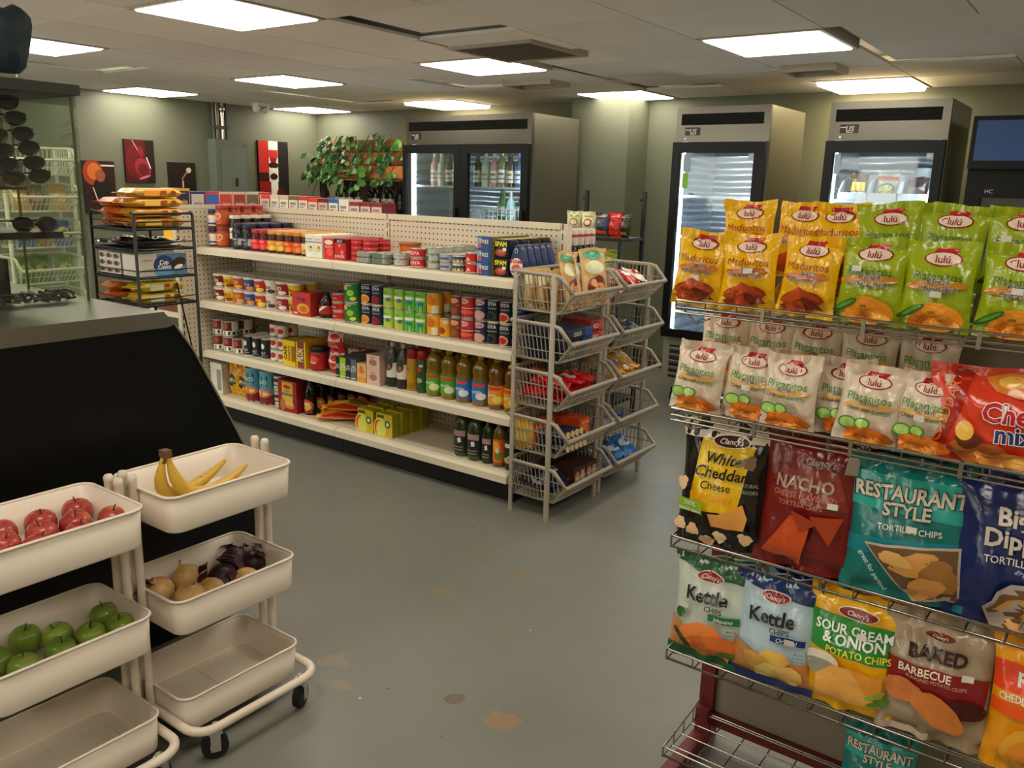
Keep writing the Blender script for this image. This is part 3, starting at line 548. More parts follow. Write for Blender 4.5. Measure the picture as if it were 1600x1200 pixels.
# ================================================================ groceries: prototypes
TIN = mt('#b9b6ac', .3, .8)
def cylfn(r): return lambda u, v, o: ((r+o)*sin(u/r), -(r+o)*cos(u/r), v)
def can(r, h, base, ops, name='food_can', lid=TIN, n=18):
    b = MB().lathe([(r*.95, 0), (r, .002), (r, .005), (r*.97, .007), (r*.97, h-.007), (r, h-.005), (r, h-.001), (r*.93, h-.001), (r*.9, h-.004)], lid, n)
    l = MB().lathe([(r*.98, .007), (r*.98, h-.007)], ink(base), n, cap=(False, False)); f = cylfn(r*.98); prints(l, f, 2*r, h, ops)
    return (name, [('tin', b.mesh('tin')), ('label', l.mesh('label'))])
def jar(r, h, body, lidc, ops, base=None, lz=(.12, .7), name='jar', lidh=.16):
    b = MB().lathe([(r*.9, 0), (r, .005), (r, h*.72), (r*.86, h*(1-lidh)-.001), (r*.84, h*.97)], body, 18)
    c = MB().lathe([(r*.92, h*(1-lidh)), (r*.94, h*(1-lidh)+.003), (r*.94, h-.003), (r*.9, h)], mt(lidc, .4), 18)
    l = MB(); f = cylfn(r)
    if base: l.lathe([(r*1.006, h*lz[0]), (r*1.006, h*lz[1])], ink(base), 18, cap=(False, False)); f = cylfn(r*1.006)
    prints(l, f, 2*r, h, ops); return (name, [('jar_body', b.mesh('jar_body')), ('lid', c.mesh('lid')), ('label', l.mesh('label'))])
def boxp(w, d, h, base, ops, name='carton', side=None, top=None):
    b = MB(); m = mt(viv(base), .5); b.box(-w/2, w/2, 0, d, 0, h, m)
    ms = mt(viv(side or base, 1.05), .5); e = .0004
    b.add([(w/2+e, 0, 0), (w/2+e, d, 0), (w/2+e, d, h), (w/2+e, 0, h)], [(0, 1, 2, 3)], ms)
    b.add([(-w/2, 0, h+e), (w/2, 0, h+e), (w/2, d, h+e), (-w/2, d, h+e)], [(0, 1, 2, 3)], mt(viv(top or side or base, 1.05), .5))
    p = MB(); prints(p, lambda u, v, o: (u, -o, v), w, h, ops); b.add([(-w*.48, d*.5-.0006, h+.0008), (w*.48, d*.5-.0006, h+.0008), (w*.48, d*.5+.0006, h+.0008), (-w*.48, d*.5+.0006, h+.0008)], [(0, 1, 2, 3)], mt('#3b3327', .7))
    return (name, [('carton_body', b.mesh('carton_body'))]+([('print', p.mesh('print'))] if ops else []))
def tub(r, h, base, ops, lid='#e6dfd2', name='tub'):
    b = MB().lathe([(r*.80, 0), (r*.82, .003), (r*.97, h-.013)], mt(viv(base), .4), 18); c = MB().lathe([(r, h-.014), (r*1.02, h-.012), (r*1.02, h-.003), (r*.98, h)], mt(lid, .4), 18)
    def f(u, v, o):
        q = r*(.82+.15*v/h)+o; return (q*sin(u/r), -q*cos(u/r), v)
    p = MB(); p.lathe([(r*.821+.0004, .003), (r*.83, .012)], mt('#e2dccf', .4), 18, cap=(False, False)); prints(p, f, 2*r, h, ops)
    return (name, [('cup', b.mesh('cup')), ('lid', c.mesh('lid')), ('print', p.mesh('print'))])
def tallbottle(r, h, body, capc, ops, prof=None, name='bottle', sq=0.):
    pr_ = prof or [(r*.9, 0), (r, .008), (r, h*.58), (r*.95, h*.66), (r*.6, h*.78), (r*.34, h*.86), (r*.3, h*.93)]
    b = MB().lathe(pr_, body, 18); q = pr_[-1][0]; c = MB().lathe([(q*1.15, h*.90), (q*1.2, h*.905), (q*1.2, h-.002), (q*1.05, h)], mt(capc, .4), 14); p = MB(); prints(p, cylfn(r), 2*r, h, ops)
    return (name, [('bottle_body', b.mesh('bottle_body')), ('cap', c.mesh('cap')), ('label', p.mesh('label'))])
def T(t, u, v, h, c, **k): return ('t', t, u, v, h, c, k)
def stock(proto, x, z, label, cat, group, deep=1, high=1, dy=.08, dz=.1, y=3.26, jit=.004, n=None):
    for i in range(deep):
        for k in range(high):
            if n and n(i, k): continue
            lv = '' if high == 1 else (('lower ', 'upper ') if high == 2 else ('bottom ', 'middle ', 'top ') if high == 3 else ('bottom ', 'second-lowest ', 'second-highest ', 'top '))[k]
            rw = '' if deep == 1 else ', '+('front', 'second', 'third', 'fourth', 'fifth')[i]+' row'
            lb_ = lv+label+rw
            if len(lb_.split()) > 16: lb_ = lv+label.rsplit(' on the', 1)[0]+rw
            if len(lb_.split()) > 16: lb_ = lv+label.rsplit(' beside', 1)[0]+rw
            put(proto, lb_, cat, (x+RND.uniform(-jit, jit)*.3, y+i*dy, z+.0005+k*(dz+.0004)), (0, 0, RND.uniform(-.12, .12)*(jit > 0)), group)
G1 = 'groceries on the top shelf'; G2 = 'groceries on the second shelf'; G3 = 'groceries on the third shelf'; G4 = 'groceries on the base shelf'
z1, z2, z3, z4 = [a-.0012 for a in SH]+[BZ-.0012]
# ---- top shelf
pbb = jar(.038, .115, mt('#6d4a2c', .3), '#1d2350', [T('Jif', 0, .45, .14, '#c9453a'), ('r', -.7, .7, .2, .3, '#26407a')], '#cfc6b4', name='peanut_butter_jar', lidh=.2)
pbr = jar(.042, .129, mt('#8a4a26', .3), '#b0251f', [('e', 0, .46, .42, .16, '#e0b58a', .25), ('e', 0, .46, .34, .11, '#b4472c', .25), T('Jif', 0, .46, .12, '#f0e2cc', r=.25)], '#a9522e', name='peanut_butter_jar', lidh=.19)
stock(pbb, GL+.06, z1, 'blue-lidded peanut butter jar stacked against the perforated end panel', 'jar', G1, 3, 2, .085, .115)
stock(pbr, -4.652, z1, 'red-lidded peanut butter jar in the tall stack beside blue-lidded jars', 'jar', G1, 4, 2, .088, .129)
nut = jar(.036, .2, mt('#2e1710', .25), '#e6e0d2', [T('nut', 0, .5, .09, '#3a2016')], '#d7cdb9', (.28, .62), 'spread_jar', .1)
stock(nut, -4.566, z1, 'tall dark spread jar with a white lid behind the grape jelly', 'jar', G1, 4, 1, .078, y=3.29)
grp = jar(.045, .158, mt('#15121c', .2), '#241d38', [T('Grape', 0, .4, .08, '#cfc6d6'), ('e', -.25, .26, .2, .09, '#3d3560'), ('e', .2, .24, .2, .08, '#5b5a4c'), ('r', .35, .8, .16, .42, '#9aa0a0')], '#2b2735', (.08, .5), 'jelly_jar', .2)
for x in (-4.478, -4.384): stock(grp, x, z1, 'dark grape jelly jar with a purple-black lid on the top shelf', 'jar', G1, 4, 1, .094, y=3.255)
def jam(lid, lab, fruit): return jar(.036, .13, mt('#4a1a12', .2), lid, [T('Smuckers', 0, .47, .07, '#f0e4d0'), ('e', -.3, .22, .25, .1, fruit), ('e', .3, .22, .25, .1, fruit)], lab, (.1, .55), 'jam_jar', .17)
for lid, lab, fr, xs, nm in (('#b8343a', '#c42a30', '#e05050', (-4.300, -4.224), 'red strawberry jam jar with a red gingham lid'), ('#d9a04a', '#d98f2e', '#f0c060', (-4.146, -4.069), 'golden apricot jam jar with an orange lid'), ('#d98a34', '#d9541f', '#f08a3a', (-3.992, -3.915), 'bright orange marmalade jar on the top shelf'), ('#d9b23a', '#cdbb8f', '#b5742e', (-3.841,), 'dark jam jar with a yellow lid beside white boxes')):
    pj = jam(lid, lab, fr)
    for x in xs: stock(pj, x, z1, nm, 'jar', G1, 4, 1, .078, y=3.25)
wb = boxp(.07, .095, .125, '#e6dccb', [T('INSTANT', 0, .82, .07, '#54677a'), ('r', -.5, .5, .68, .72, '#54677a'), ('e', .05, .42, .3, .14, '#d9c48f'), ('e', .2, .46, .1, .05, '#3b2a1c')], 'pudding_box'); wb2 = boxp(.064, .095, .125, '#e8dccc', [T('INSTANT', 0, .82, .07, '#b5544a'), ('r', -.5, .5, .68, .72, '#b5544a'), ('e', .05, .42, .3, .14, '#d6b47f'), ('e', .2, .46, .1, .05, '#3b2a1c')], 'pudding_box')
stock(wb, -3.772, z1, 'white pudding box with blue lettering on the top shelf', 'box', G1, 3, 1, .098, y=3.205, jit=0); stock(wb2, -3.702, z1, 'white pudding box with red lettering on the top shelf', 'box', G1, 3, 1, .098, y=3.205, jit=0)
jl = boxp(.08, .095, .112, '#b43430', [('e', 0, .82, .42, .12, '#d9c9b6'), ('e', .1, .35, .3, .2, '#cf5a50'), T('GELATIN', 0, .6, .09, '#f0ddd0')], 'gelatin_box', '#8f2422'); jk = boxp(.088, .095, .115, '#a92a2c', [('r', -.5, .5, .82, 1, '#1d1512'), T('JELLO', 0, .9, .1, '#f0e6da'), T('V', 0, .68, .18, '#d9c4b4'), T('JUNIOR', 0, .18, .14, '#e6c4b8'), ('e', .25, .38, .14, .1, '#d9796c')], 'gelatin_box', '#8f2422')
stock(jl, -3.618, z1, 'red gelatin box with a pale oval on the top shelf', 'box', G1, 3, 1, .098, y=3.21, jit=0); stock(jk, -3.526, z1, 'red gelatin box with a black top band on the top shelf', 'box', G1, 3, 1, .098, y=3.21, jit=0)
rc = can(.043, .0295, '#b3262a', [('r', -1.2, 1.2, .42, .58, '#d9706a')], lid=mt('#a3282a', .4)); [stock(rc, x, z1, 'flat red tin in a stack of four at the shelf joint', 'can', G1, 2, 4, .09, .0295) for x in (-3.43, -3.337)]
og = tub(.062, .1, '#b8682a', [('r', -1.1, 1.1, .2, .8, '#c27430')], '#a85c24', 'spread_tub'); stock(og, -3.27, z1, 'squat orange-brown tub at the back of the top shelf', 'tub', G1, 1, 1, y=3.50)
def tin(w, d, h, base, ops, nm): 
    b = MB().rbox(-w/2, w/2, 0, d, 0, h, .018, mt('#a9aaa4', .35, .5)); p = MB(); prints(p, lambda u, v, o: (u, d*.08+v, h+o), w*.8, d*.84, [('r', -.5, .5, 0, 1, base)]+ops); p.patch(lambda u, v, o: (u, -o, v), -w/2+.018, w/2-.018, .004, h-.004, mt(base, .4), 1, 1, .0006); return (nm, [('tin', b.mesh('tin')), ('label', p.mesh('label'))])
fa = tin(.105, .075, .03, '#9b9d92', [('e', 0, .4, .3, .2, '#2b3a5a'), T('SARDINES', 0, .8, .2, '#3b3a34')], 'fish_tin'); fb = tin(.105, .075, .03, '#5f7a5f', [('e', 0, .4, .3, .2, '#c9c48a'), T('OYSTERS', 0, .8, .2, '#e0d9b4')], 'fish_tin')
stock(fa, -3.335, z1, 'flat grey fish tin lying on the top shelf', 'can', G1, 1, 2, .078, .03, y=3.19, jit=0); stock(fb, -3.222, z1, 'flat green fish tin lying on the top shelf', 'can', G1, 2, 2, .08, .03, y=3.195, jit=0)
def flat(r, h, c, ops): return can(r, h, c, ops, 'flat_can')
for pc, x, n_, hh, nm in ((flat(.041, .034, '#a9aca6', [('r', -1.2, 1.2, .4, .62, '#7d8480')]), -3.112, 2, .034, 'flat silver tuna can stacked in a pair'), (flat(.044, .049, '#b02326', [T('GOYA', 0, .5, .34, '#f0d9cf')]), -2.985, 2, .049, 'short red can with white lettering stacked in a pair'), (flat(.041, .036, '#a7aa9c', [('r', -.35, -.05, .2, .8, '#3b4a44'), ('r', -1.2, 1.2, .05, .2, '#5a7a62')]), -2.884, 3, .036, 'flat grey-green tuna can stacked three high'), (flat(.037, .041, '#a39fae', [('r', -.5, .5, .3, .6, '#57587a')]), -2.795, 2, .041, 'flat lilac tuna can stacked in a pair'), (flat(.038, .043, '#2f3d63', [('r', -1.3, 1.3, .1, .4, '#c9b23f'), ('r', -1.3, 1.3, .72, .84, '#d9d6c8')]), -2.71, 2, .043, 'flat blue and yellow tuna can stacked in a pair'), (flat(.045, .05, '#b0201f', [('p', [(-.2, .2), (.1, .25), (-.05, .6)], '#e2b4a0')]), -2.615, 2, .05, 'glossy plain red can stacked in a pair beside blue cartons')):
    stock(pc, x, z1, nm+' on the top shelf', 'can', G1, 4, n_, 2.1*.043, hh)
tb = boxp(.088, .1, .061, '#2a4a7d', [('r', -.5, -.2, .1, .9, '#7f93a8'), ('e', -.3, .3, .12, .2, '#c4382e'), T('TREET', .1, .6, .3, '#e0d6c0'), ('r', .3, .5, 0, 1, '#1e3a66')], 'meat_carton', '#7a6a3a', '#a39150'); stock(tb, -2.512, z1, 'blue canned-meat carton stacked three high on the top shelf', 'box', G1, 3, 3, .103, .0615, y=3.205, jit=0)
sb = MB().rbox(-.041, .041, 0, .09, 0, .087, .018, mt('#1d1f2c', .35)); sp_ = MB(); prints(sp_, lambda u, v, o: (u, -o, v), .082, .087, [('r', -.28, .28, .06, .96, '#1c1a1c'), T('SPAM', 0, .76, .26, '#e6c832', b=.03, w=.85), ('e', 0, .3, .4, .2, '#8a3a26'), ('e', .05, .36, .26, .1, '#b85a3a'), ('r', .15, .4, .4, .56, '#e0cfc0')]); sp_.add([(x, y, .0876) for x, y in ((-.036, .006), (.036, .006), (.036, .084), (-.036, .084))], [(0, 1, 2, 3)], mt('#c9b24a', .35, .4))
SPM = ('luncheon_meat_can', [('tin', sb.mesh('tin')), ('label', sp_.mesh('label'))]); stock(SPM, -2.419, z1, 'dark luncheon meat can with yellow lettering stacked in a pair', 'can', G1, 4, 2, .093, .0875, y=3.215, jit=0)
hp = [(x*.042, .078+y*.077) for x, y in ((0, 1), (.35, .93), (.55, .7), (.7, .4), (.95, .05), (1, -.35), (.9, -.75), (.55, -.97), (0, -1), (-.55, -.97), (-.9, -.75), (-1, -.35), (-.95, .05), (-.7, .4), (-.55, .7), (-.35, .93))]
hb = MB().loft([[(x*q, y, .078+(z-.078)*q) for x, z in hp[::-1]] for q, y in ((.93, 0), (1, .006), (1, .044), (.93, .05))], mt('#23315f', .35)); hl = MB(); prints(hl, lambda u, v, o: (u, -o, v), .084, .156, [('e', 0, .33, .44, .28, '#d9cdbd'), T('HAM', 0, .5, .13, '#b8443c', b=.02), ('e', 0, .3, .3, .12, '#b5564a', 0, .06), ('e', .0, .82, .13, .08, '#8fa0b0'), ('e', .0, .81, .07, .05, '#1b2346')])
HAM = ('ham_can', [('tin', hb.mesh('tin')), ('label', hl.mesh('label'))]); stock(HAM, -2.327, z1, 'pear-shaped blue ham can with a white front on the top shelf', 'can', G1, 5, 1, .056, y=3.215, jit=0)
# ---- second shelf
tubs = (('#6d1f1d', 'Ysa', '#e6d6c4', 'dark red'), ('#d0a81f', 'NOODLE', '#7a3a1c', 'yellow'), ('#a3502a', 'BEEF', '#d99a5a', 'brown-orange'), ('#27498f', 'Rice', '#d98a4a', 'blue'), ('#b02f28', 'Soup', '#e6c44a', 'red and yellow'), ('#d3c8ba', 'Rice', '#4a3f3a', 'white'), ('#8c2230', 'PAD', '#e6d0c4', 'maroon'), ('#d9a82a', 'Mac', '#6d3a1a', 'golden'))
for k, (c, t, tc_, nm) in enumerate(tubs):
    stock(tub(.05, .087, c, [T(t, 0, .55, .26, tc_, b=.02), ('e', .3, .25, .3, .14, tc_)], '#ddd5c6', 'instant_cup'), -4.702+.1045*k, z2, nm+' instant soup cup stacked in a pair on the second shelf', 'cup', G2, 2, 2, .106, .0872)
tt = boxp(.16, .1, .135, '#a8382c', [T('Ortega', 0, .74, .15, '#5a2a6a', b=.02), ('e', .1, .32, .34, .22, '#d9a04a'), ('e', .12, .3, .22, .14, '#b8682a'), ('r', -.4, -.2, .06, .14, '#e0d0b8')], 'taco_box', '#8a2a22'); stock(tt, -3.842, z2, 'orange-red taco box standing before golden cups', 'box', G2, 1, 1, y=3.19, jit=0)
cs = tallbottle(.046, .145, mt('#2c120c', .25), '#1a0d0a', [('r', -.7, .7, .16, .5, '#8a2622'), ('p', [(-.6, .2), (-.3, .2), (.4, .48), (.1, .48)], '#ddd2c4')], name='syrup_bottle'); stock(cs, -3.70, z2, 'dark brown chocolate syrup bottle with red label', 'bottle', G2, 2, 1, .1)
r3 = can(.043, .05, '#b02323', [('e', 0, .5, .35, .25, '#7d1815'), T('tomato', 0, .5, .2, '#f0d0b8')]); stock(r3, -3.594, z2, 'short red tomato can stacked three high', 'can', G2, 2, 3, .09, .05)
gb = can(.055, .111, '#2c6b34', [('r', -1.4, -.28, 0, 1, '#d4d0c0'), ('e', .2, .5, .2, .16, '#7fb04a'), ('e', -.1, .75, .16, .12, '#c9a24a'), ('e', .35, .22, .16, .1, '#b8c24a'), T('Libbys', .1, .9, .1, '#e6e0c8')]); stock(gb, -3.475, z2, 'big green vegetable can stacked in a pair by the shelf joint', 'can', G2, 2, 2, .112, .111)
def goya(base, pic, r=.036, blob='#7a2326'): return can(r, .112, base, [T('GOYA', 0, .82, .15, '#e6e2d8', b=.02, w=.85), ('r', -.45, .45, .6, .64, '#8a8f98'), ('e', 0, .28, .42, .22, pic), ('e', 0, .28, .32, .15, blob), ('r', -1.5, 1.5, .01, .05, '#c9bfa8')])
gA = goya('#1f2a44', '#7a2430'); gA2 = goya('#20283e', '#d0a45a', .036, '#c9772e'); stock(gA2, -3.363, z2, 'navy bean can with an orange picture stacked in a pair', 'can', G2, 2, 2, .08, .1122); stock(gA, -3.282, z2, 'navy bean can with a maroon lower label beside sweetcorn', 'can', G2, 2, 2, .08, .1122)
cn = can(.036, .11, '#8db34a', [('r', -1.6, 1.6, 0, .4, '#d9a92e'), ('r', -.5, .5, .5, .62, '#e2e6d0'), ('e', .25, .42, .2, .1, '#4a6a7a'), T('corn', 0, .75, .1, '#2e5a2a')]); gn = can(.036, .11, '#6fae45', [('r', -1.6, 1.6, 0, .35, '#2f7a3a'), ('r', -.5, .5, .55, .68, '#d6ecc4'), ('e', .1, .4, .3, .1, '#2b6f8a'), T('peas', 0, .82, .1, '#1e5a2a'), ('e', -.2, .16, .18, .1, '#4a9a3a')])
for x in (-3.196, -3.117): stock(cn, x, z2, 'green and yellow sweetcorn can stacked in a pair', 'can', G2, 2, 2, .08, .1102)
for x in (-3.038, -2.962): stock(gn, x, z2, 'bright green pea can stacked in a pair', 'can', G2, 2, 2, .08, .1102)
yc = can(.042, .112, '#d9992e', [('e', .1, .6, .34, .2, '#b8682a'), T('soup', 0, .85, .1, '#8a4a1c'), ('r', .2, .6, .05, .4, '#c9c4a0')]); stock(yc, -2.874, z2, 'large golden-yellow soup can stacked in a pair', 'can', G2, 2, 2, .09, .1122)
ys = can(.036, .1, '#d3902a', [('e', -.1, .35, .34, .18, '#8a3f1a'), ('r', .05, .45, .7, .88, '#b9b6a0')]); stock(ys, -2.795, z2, 'single shorter yellow chilli can beside taller stacks', 'can', G2, 2, 1, .08)
bc = can(.034, .112, '#6d3f2c', [('e', 0, .75, .4, .12, '#c98f7a'), ('e', 0, .3, .3, .16, '#8a5236'), ('r', .2, .6, .5, .6, '#b8403a')]); stock(bc, -2.722, z2, 'brown gravy can stacked in a pair', 'can', G2, 2, 2, .08, .1122)
rr_ = can(.041, .113, '#a3322e', [('e', -.1, .78, .4, .12, '#d9a9a0'), T('BUSHS', -.1, .78, .1, '#8a1f1c'), ('e', 0, .3, .6, .1, '#c9574a'), ('r', -1.5, 1.5, .46, .5, '#e0b8a8')]); stock(rr_, -2.643, z2, 'red baked-bean can stacked in a pair', 'can', G2, 2, 2, .09, .1132)
nv = can(.038, .113, '#242c4a', [('e', 0, .8, .42, .13, '#c9a0a0'), T('BUSHS', 0, .8, .1, '#7a1f24'), ('e', 0, .26, .44, .2, '#b89486'), T('beans', 0, .56, .08, '#d9d4c4')]); stock(nv, -2.559, z2, 'navy bean can with a pale bean picture stacked in a pair', 'can', G2, 2, 2, .085, .1132)
stock(goya('#191b1d', '#2f4436', .036, '#151613'), -2.482, z2, 'black bean can with white lettering stacked in a pair', 'can', G2, 2, 2, .08, .1122); stock(goya('#23242e', '#c9a07a', .036, '#a32c3a'), -2.406, z2, 'dark kidney bean can with a red bean picture', 'can', G2, 2, 2, .08, .1122); stock(goya('#1f2f5c', '#3a4a80', .033, '#26376d'), -2.335, z2, 'blue bean can at the end of the second shelf', 'can', G2, 2, 2, .08, .1122)
# ---- third shelf
mw = can(.05, .1, '#d8d0c2', [('r', -.5, .5, .36, .92, '#5a211f'), ('e', 0, .66, .26, .2, '#8a4a3a'), ('r', -1.6, 1.6, .1, .3, '#2b2421'), T('MILK', 0, .2, .1, '#d8d0c2')], 'milk_can')
for x in (-4.735, -4.628, -4.523): stock(mw, x, z3, 'white and maroon evaporated milk can stacked in a pair', 'can', G3, 2, 2, .106, .1002, n=(lambda i, k: k == 1) if x > -4.6 else None)
sl_ = can(.04, .13, '#1b1c20', [('e', -.05, .62, .2, .13, '#d6d3cc'), T('SALT', 0, .3, .1, '#d6d3cc'), ('r', -.4, .4, .16, .19, '#8f8f90')], 'salt_canister', mt('#ddd6c8', .5)); [stock(sl_, x, z3, 'black salt canister with a white top on the third shelf', 'can', G3, 2, 1, .086) for x in (-4.428, -4.343, -4.258)]
wr_ = can(.034, .077, '#d6ccbd', [('e', .1, .5, .3, .22, '#a32b2c'), ('r', -.6, -.2, .1, .3, '#8a8478')], 'condensed_milk_can'); [stock(wr_, x, z3, 'small white can with a red emblem stacked on the third shelf', 'can', G3, 2, 3 if x < -4.1 else 2, .075, .0772) for x in (-4.176, -4.104)]
yb_ = boxp(.115, .06, .155, '#d8b21f', [T('CAFE', -.26, .5, .17, '#2b2416', r=PI/2, b=.02), T('SOPITA', .05, .5, .13, '#7a3a1a', r=PI/2), ('r', .25, .5, .2, .8, '#8a5a24')], 'coffee_brick', '#a8862a'); stock(yb_, -3.994, z3, 'yellow vacuum coffee brick with dark lettering', 'coffee', G3, 3, 1, .064, y=3.21, jit=0)
pb_ = boxp(.085, .06, .16, '#7a3a1f', [('r', -.5, -.36, 0, 1, '#d8b21f'), ('r', .36, .5, 0, 1, '#d8b21f'), T('PILON', -.02, .5, .3, '#f0dcb4', r=PI/2, b=.03)], 'coffee_brick', '#c99a24'); stock(pb_, -3.885, z3, 'brown coffee brick with yellow sides', 'coffee', G3, 3, 1, .064, y=3.21, jit=0)
rf = jar(.05, .14, mt('#9a1f24', .35), '#171314', [('e', 0, .5, .36, .16, '#c9574a'), T('Folgers', 0, .36, .09, '#e6d6c4')], '#8f1d22', (.08, .72), 'coffee_tub', .2); stock(rf, -3.782, z3, 'red coffee tub with a black lid on the third shelf', 'tub', G3, 2, 1, .108)
for a, b_, c, nm in ((-3.572, -3.541, '#1b1d1a', 'black'), (-3.539, -3.492, '#8fb52a', 'lime green'), (-3.489, -3.452, '#1d2433', 'navy'), (-3.449, -3.404, '#55626d', 'slate blue')):
    stock(boxp(b_-a, .14, .118, c, [T('TEA', 0, .55, .35*(b_-a)/.045, '#dcd8c4', r=PI/2), ('r', -.4, .4, .06, .12, '#c9c4ae')], 'tea_box', '#4a4f48'), (a+b_)/2, z3, nm+' narrow tea box standing beside the red sugar bags', 'box', G3, 2, 1, .145, y=3.20, jit=0)
stock(boxp(.07, .12, .105, '#cfa878', [('e', 0, .62, .3, .16, '#c9742e'), ('r', -.5, .5, 0, .25, '#d98f3a'), T('TEA', 0, .82, .12, '#7a4a24')], 'tea_box', '#b8946a'), -3.363, z3, 'tan and orange tea box on the third shelf', 'box', G3, 2, 1, .125, y=3.20, jit=0); stock(boxp(.1, .12, .083, '#c9b0a2', [('e', 0, .5, .3, .22, '#a3705f'), T('herbal', 0, .85, .12, '#7a4a44')], 'tea_box', '#b39a8c'), -3.272, z3, 'pale pink tea box stacked in a pair', 'box', G3, 2, 2, .125, .0832, y=3.20, jit=0)
vg = tallbottle(.036, .245, mt('#5a5a52', .1, alpha=.75), '#ddd9d0', [('r', -.9, .9, .22, .55, '#cfcac0'), ('e', 0, .5, .4, .13, '#2b4a38'), ('e', .1, .46, .14, .06, '#b0564a'), ('r', -.9, .9, .04, .2, '#2c2926')], name='vinegar_bottle'); [stock(vg, x, z3, 'clear vinegar bottle with a white cap on the third shelf', 'bottle', G3, 2, 1, .08) for x in (-3.178, -3.101)]
def spray(c, ops): return tallbottle(.031, .228, mt(c, .35), '#a81f1c', ops, [(.03, 0), (.031, .004), (.031, .178), (.029, .183), (.029, .206)], 'cooking_spray')
def spray(c, ops):
    b = MB().lathe([(.03, 0), (.031, .004), (.031, .17), (.028, .176)], mt(c, .35), 18); k = MB().lathe([(.029, .176), (.031, .178), (.030, .218), (.024, .228)], mt('#a81f1c', .4), 16); p = MB(); prints(p, cylfn(.031), .062, .228, ops); return ('cooking_spray', [('spray_can', b.mesh('spray_can')), ('cap', k.mesh('cap')), ('label', p.mesh('label'))])
stock(spray('#cc9a22', [('e', .2, .12, .4, .08, '#8a6a1a'), ('r', -.4, .1, .5, .56, '#8a5a1a')]), -3.032, z3, 'yellow cooking spray can with a red cap', 'spray can', G3, 2, 1, .07); stock(spray('#2f5a2c', [('e', 0, .3, .3, .06, '#8fa06a'), ('e', -.05, .55, .3, .05, '#b0453a'), ('r', 0, .35, .62, .68, '#d6d6cc')]), -2.961, z3, 'green cooking spray can with a red cap', 'spray can', G3, 2, 1, .07)
OIL = mt('#8a6a14', .06, spec=.7, coat=.6); OILD = mt('#7d4f12', .06, spec=.7, coat=.6)
def oil(body, lab, pic, txt): return tallbottle(.045, .262, body, '#c9a83a', [('r', -.85, .85, .1, .47, lab), ('r', -.6, .5, .38, .44, '#c9453a'), T(txt, -.05, .29, .07, '#e6e0c8', w=.8), ('e', .3, .2, .3, .07, pic)], [(.042, 0), (.045, .008), (.045, .135), (.04, .15), (.045, .165), (.043, .195), (.026, .222), (.016, .232), (.015, .24)], 'cooking_oil_bottle')
for xs, pr_, nm in (((-2.873, -2.772), oil(OIL, '#4f9a3a', '#d6d9b0', 'canola'), 'golden cooking oil bottle with a green label'), ((-2.667, -2.563), oil(OIL, '#2a6fae', '#e0e6ea', 'vegetable'), 'golden cooking oil bottle with a blue label'), ((-2.459, -2.360), oil(OILD, '#d9922e', '#e6c46a', 'corn'), 'amber corn oil bottle with an orange label')):
    for x in xs: stock(pr_, x, z3, nm+' on the third shelf', 'bottle', G3, 3, 1, .097)
# ---- base shelf
stock(boxp(.125, .1, .2, '#d6cfc2', [('r', .05, .42, .1, .8, '#8f8c86'), ('r', -.4, 0, .2, .7, '#e6e0d4')], 'white_carton', '#c2baa9'), -4.725, z4, 'tall white carton at the end of the base shelf', 'box', G4, 2, 1, .105, y=3.20, jit=0)
oa = lambda c1: can(.058, .212, c1, [('r', -1.6, 1.6, .55, .86, '#1b2a36'), T('OATS', 0, .68, .11, '#e6e2d6', b=.02), ('r', -1.6, 1.6, 0, .3, '#6d1f1f'), ('e', 0, .34, .6, .12, '#c9774a', 0, .06), ('e', -.2, .36, .16, .05, '#e0c49a'), ('e', .25, .33, .16, .05, '#e0c49a')], 'oats_canister', mt('#b9c9cc', .5))
stock(oa('#4a8a9c'), -4.395, z4, 'oats canister with an orange cereal picture on the base shelf', 'can', G4, 2, 1, .122); stock(oa('#5a96a8'), -4.262, z4, 'oats canister with a price tag beside grey cans', 'can', G4, 2, 1, .122)
gc = can(.042, .1, '#c4beb2', [('r', -.5, .5, .6, .8, '#1f2228'), ('e', 0, .3, .42, .14, '#3f4a3a'), ('e', .1, .28, .2, .08, '#d9d4c0')], 'baking_can'); stock(gc, -4.146, z4, 'grey and white baking can stacked in a pair on the base shelf', 'can', G4, 2, 2, .09, .1002)
pk = boxp(.17, .06, .195, '#8c2028', [('r', -.28, .3, .12, .95, '#d9a83a'), ('r', -.28, .3, .52, .6, '#5a7a86'), ('e', .0, .8, .2, .06, '#b0342c'), T('pancake', 0, .68, .06, '#5a2a14'), ('e', .1, .22, .3, .1, '#b8783a'), ('e', .1, .28, .26, .07, '#d9a86a'), ('e', -.22, .22, .14, .2, '#a3703a')], 'pancake_mix_box', '#7a1c24'); stock(pk, -4.005, z4, 'red and yellow pancake mix box on the base shelf', 'box', G4, 3, 1, .064, y=3.195, jit=0)
sy = tallbottle(.038, .23, mt('#120b08', .15), '#1a0f0b', [('e', 0, .24, .7, .18, '#c9622e'), ('e', 0, .22, .5, .1, '#e0b060'), ('r', -.6, .6, .05, .12, '#8a2a1c'), ('r', -.5, .4, .28, .33, '#e6d8c0')], name='pancake_syrup_bottle'); stock(sy, -3.868, z4, 'dark pancake syrup bottle in the column beside the pancake box', 'bottle', G4, 4, 1, .084); stock(sy, -3.782, z4, 'dark pancake syrup bottle behind the rice bag', 'bottle', G4, 1, 1, .084, y=3.53); stock(sy, -3.696, z4, 'dark pancake syrup bottle behind the rice bag', 'bottle', G4, 1, 1, .084, y=3.535)
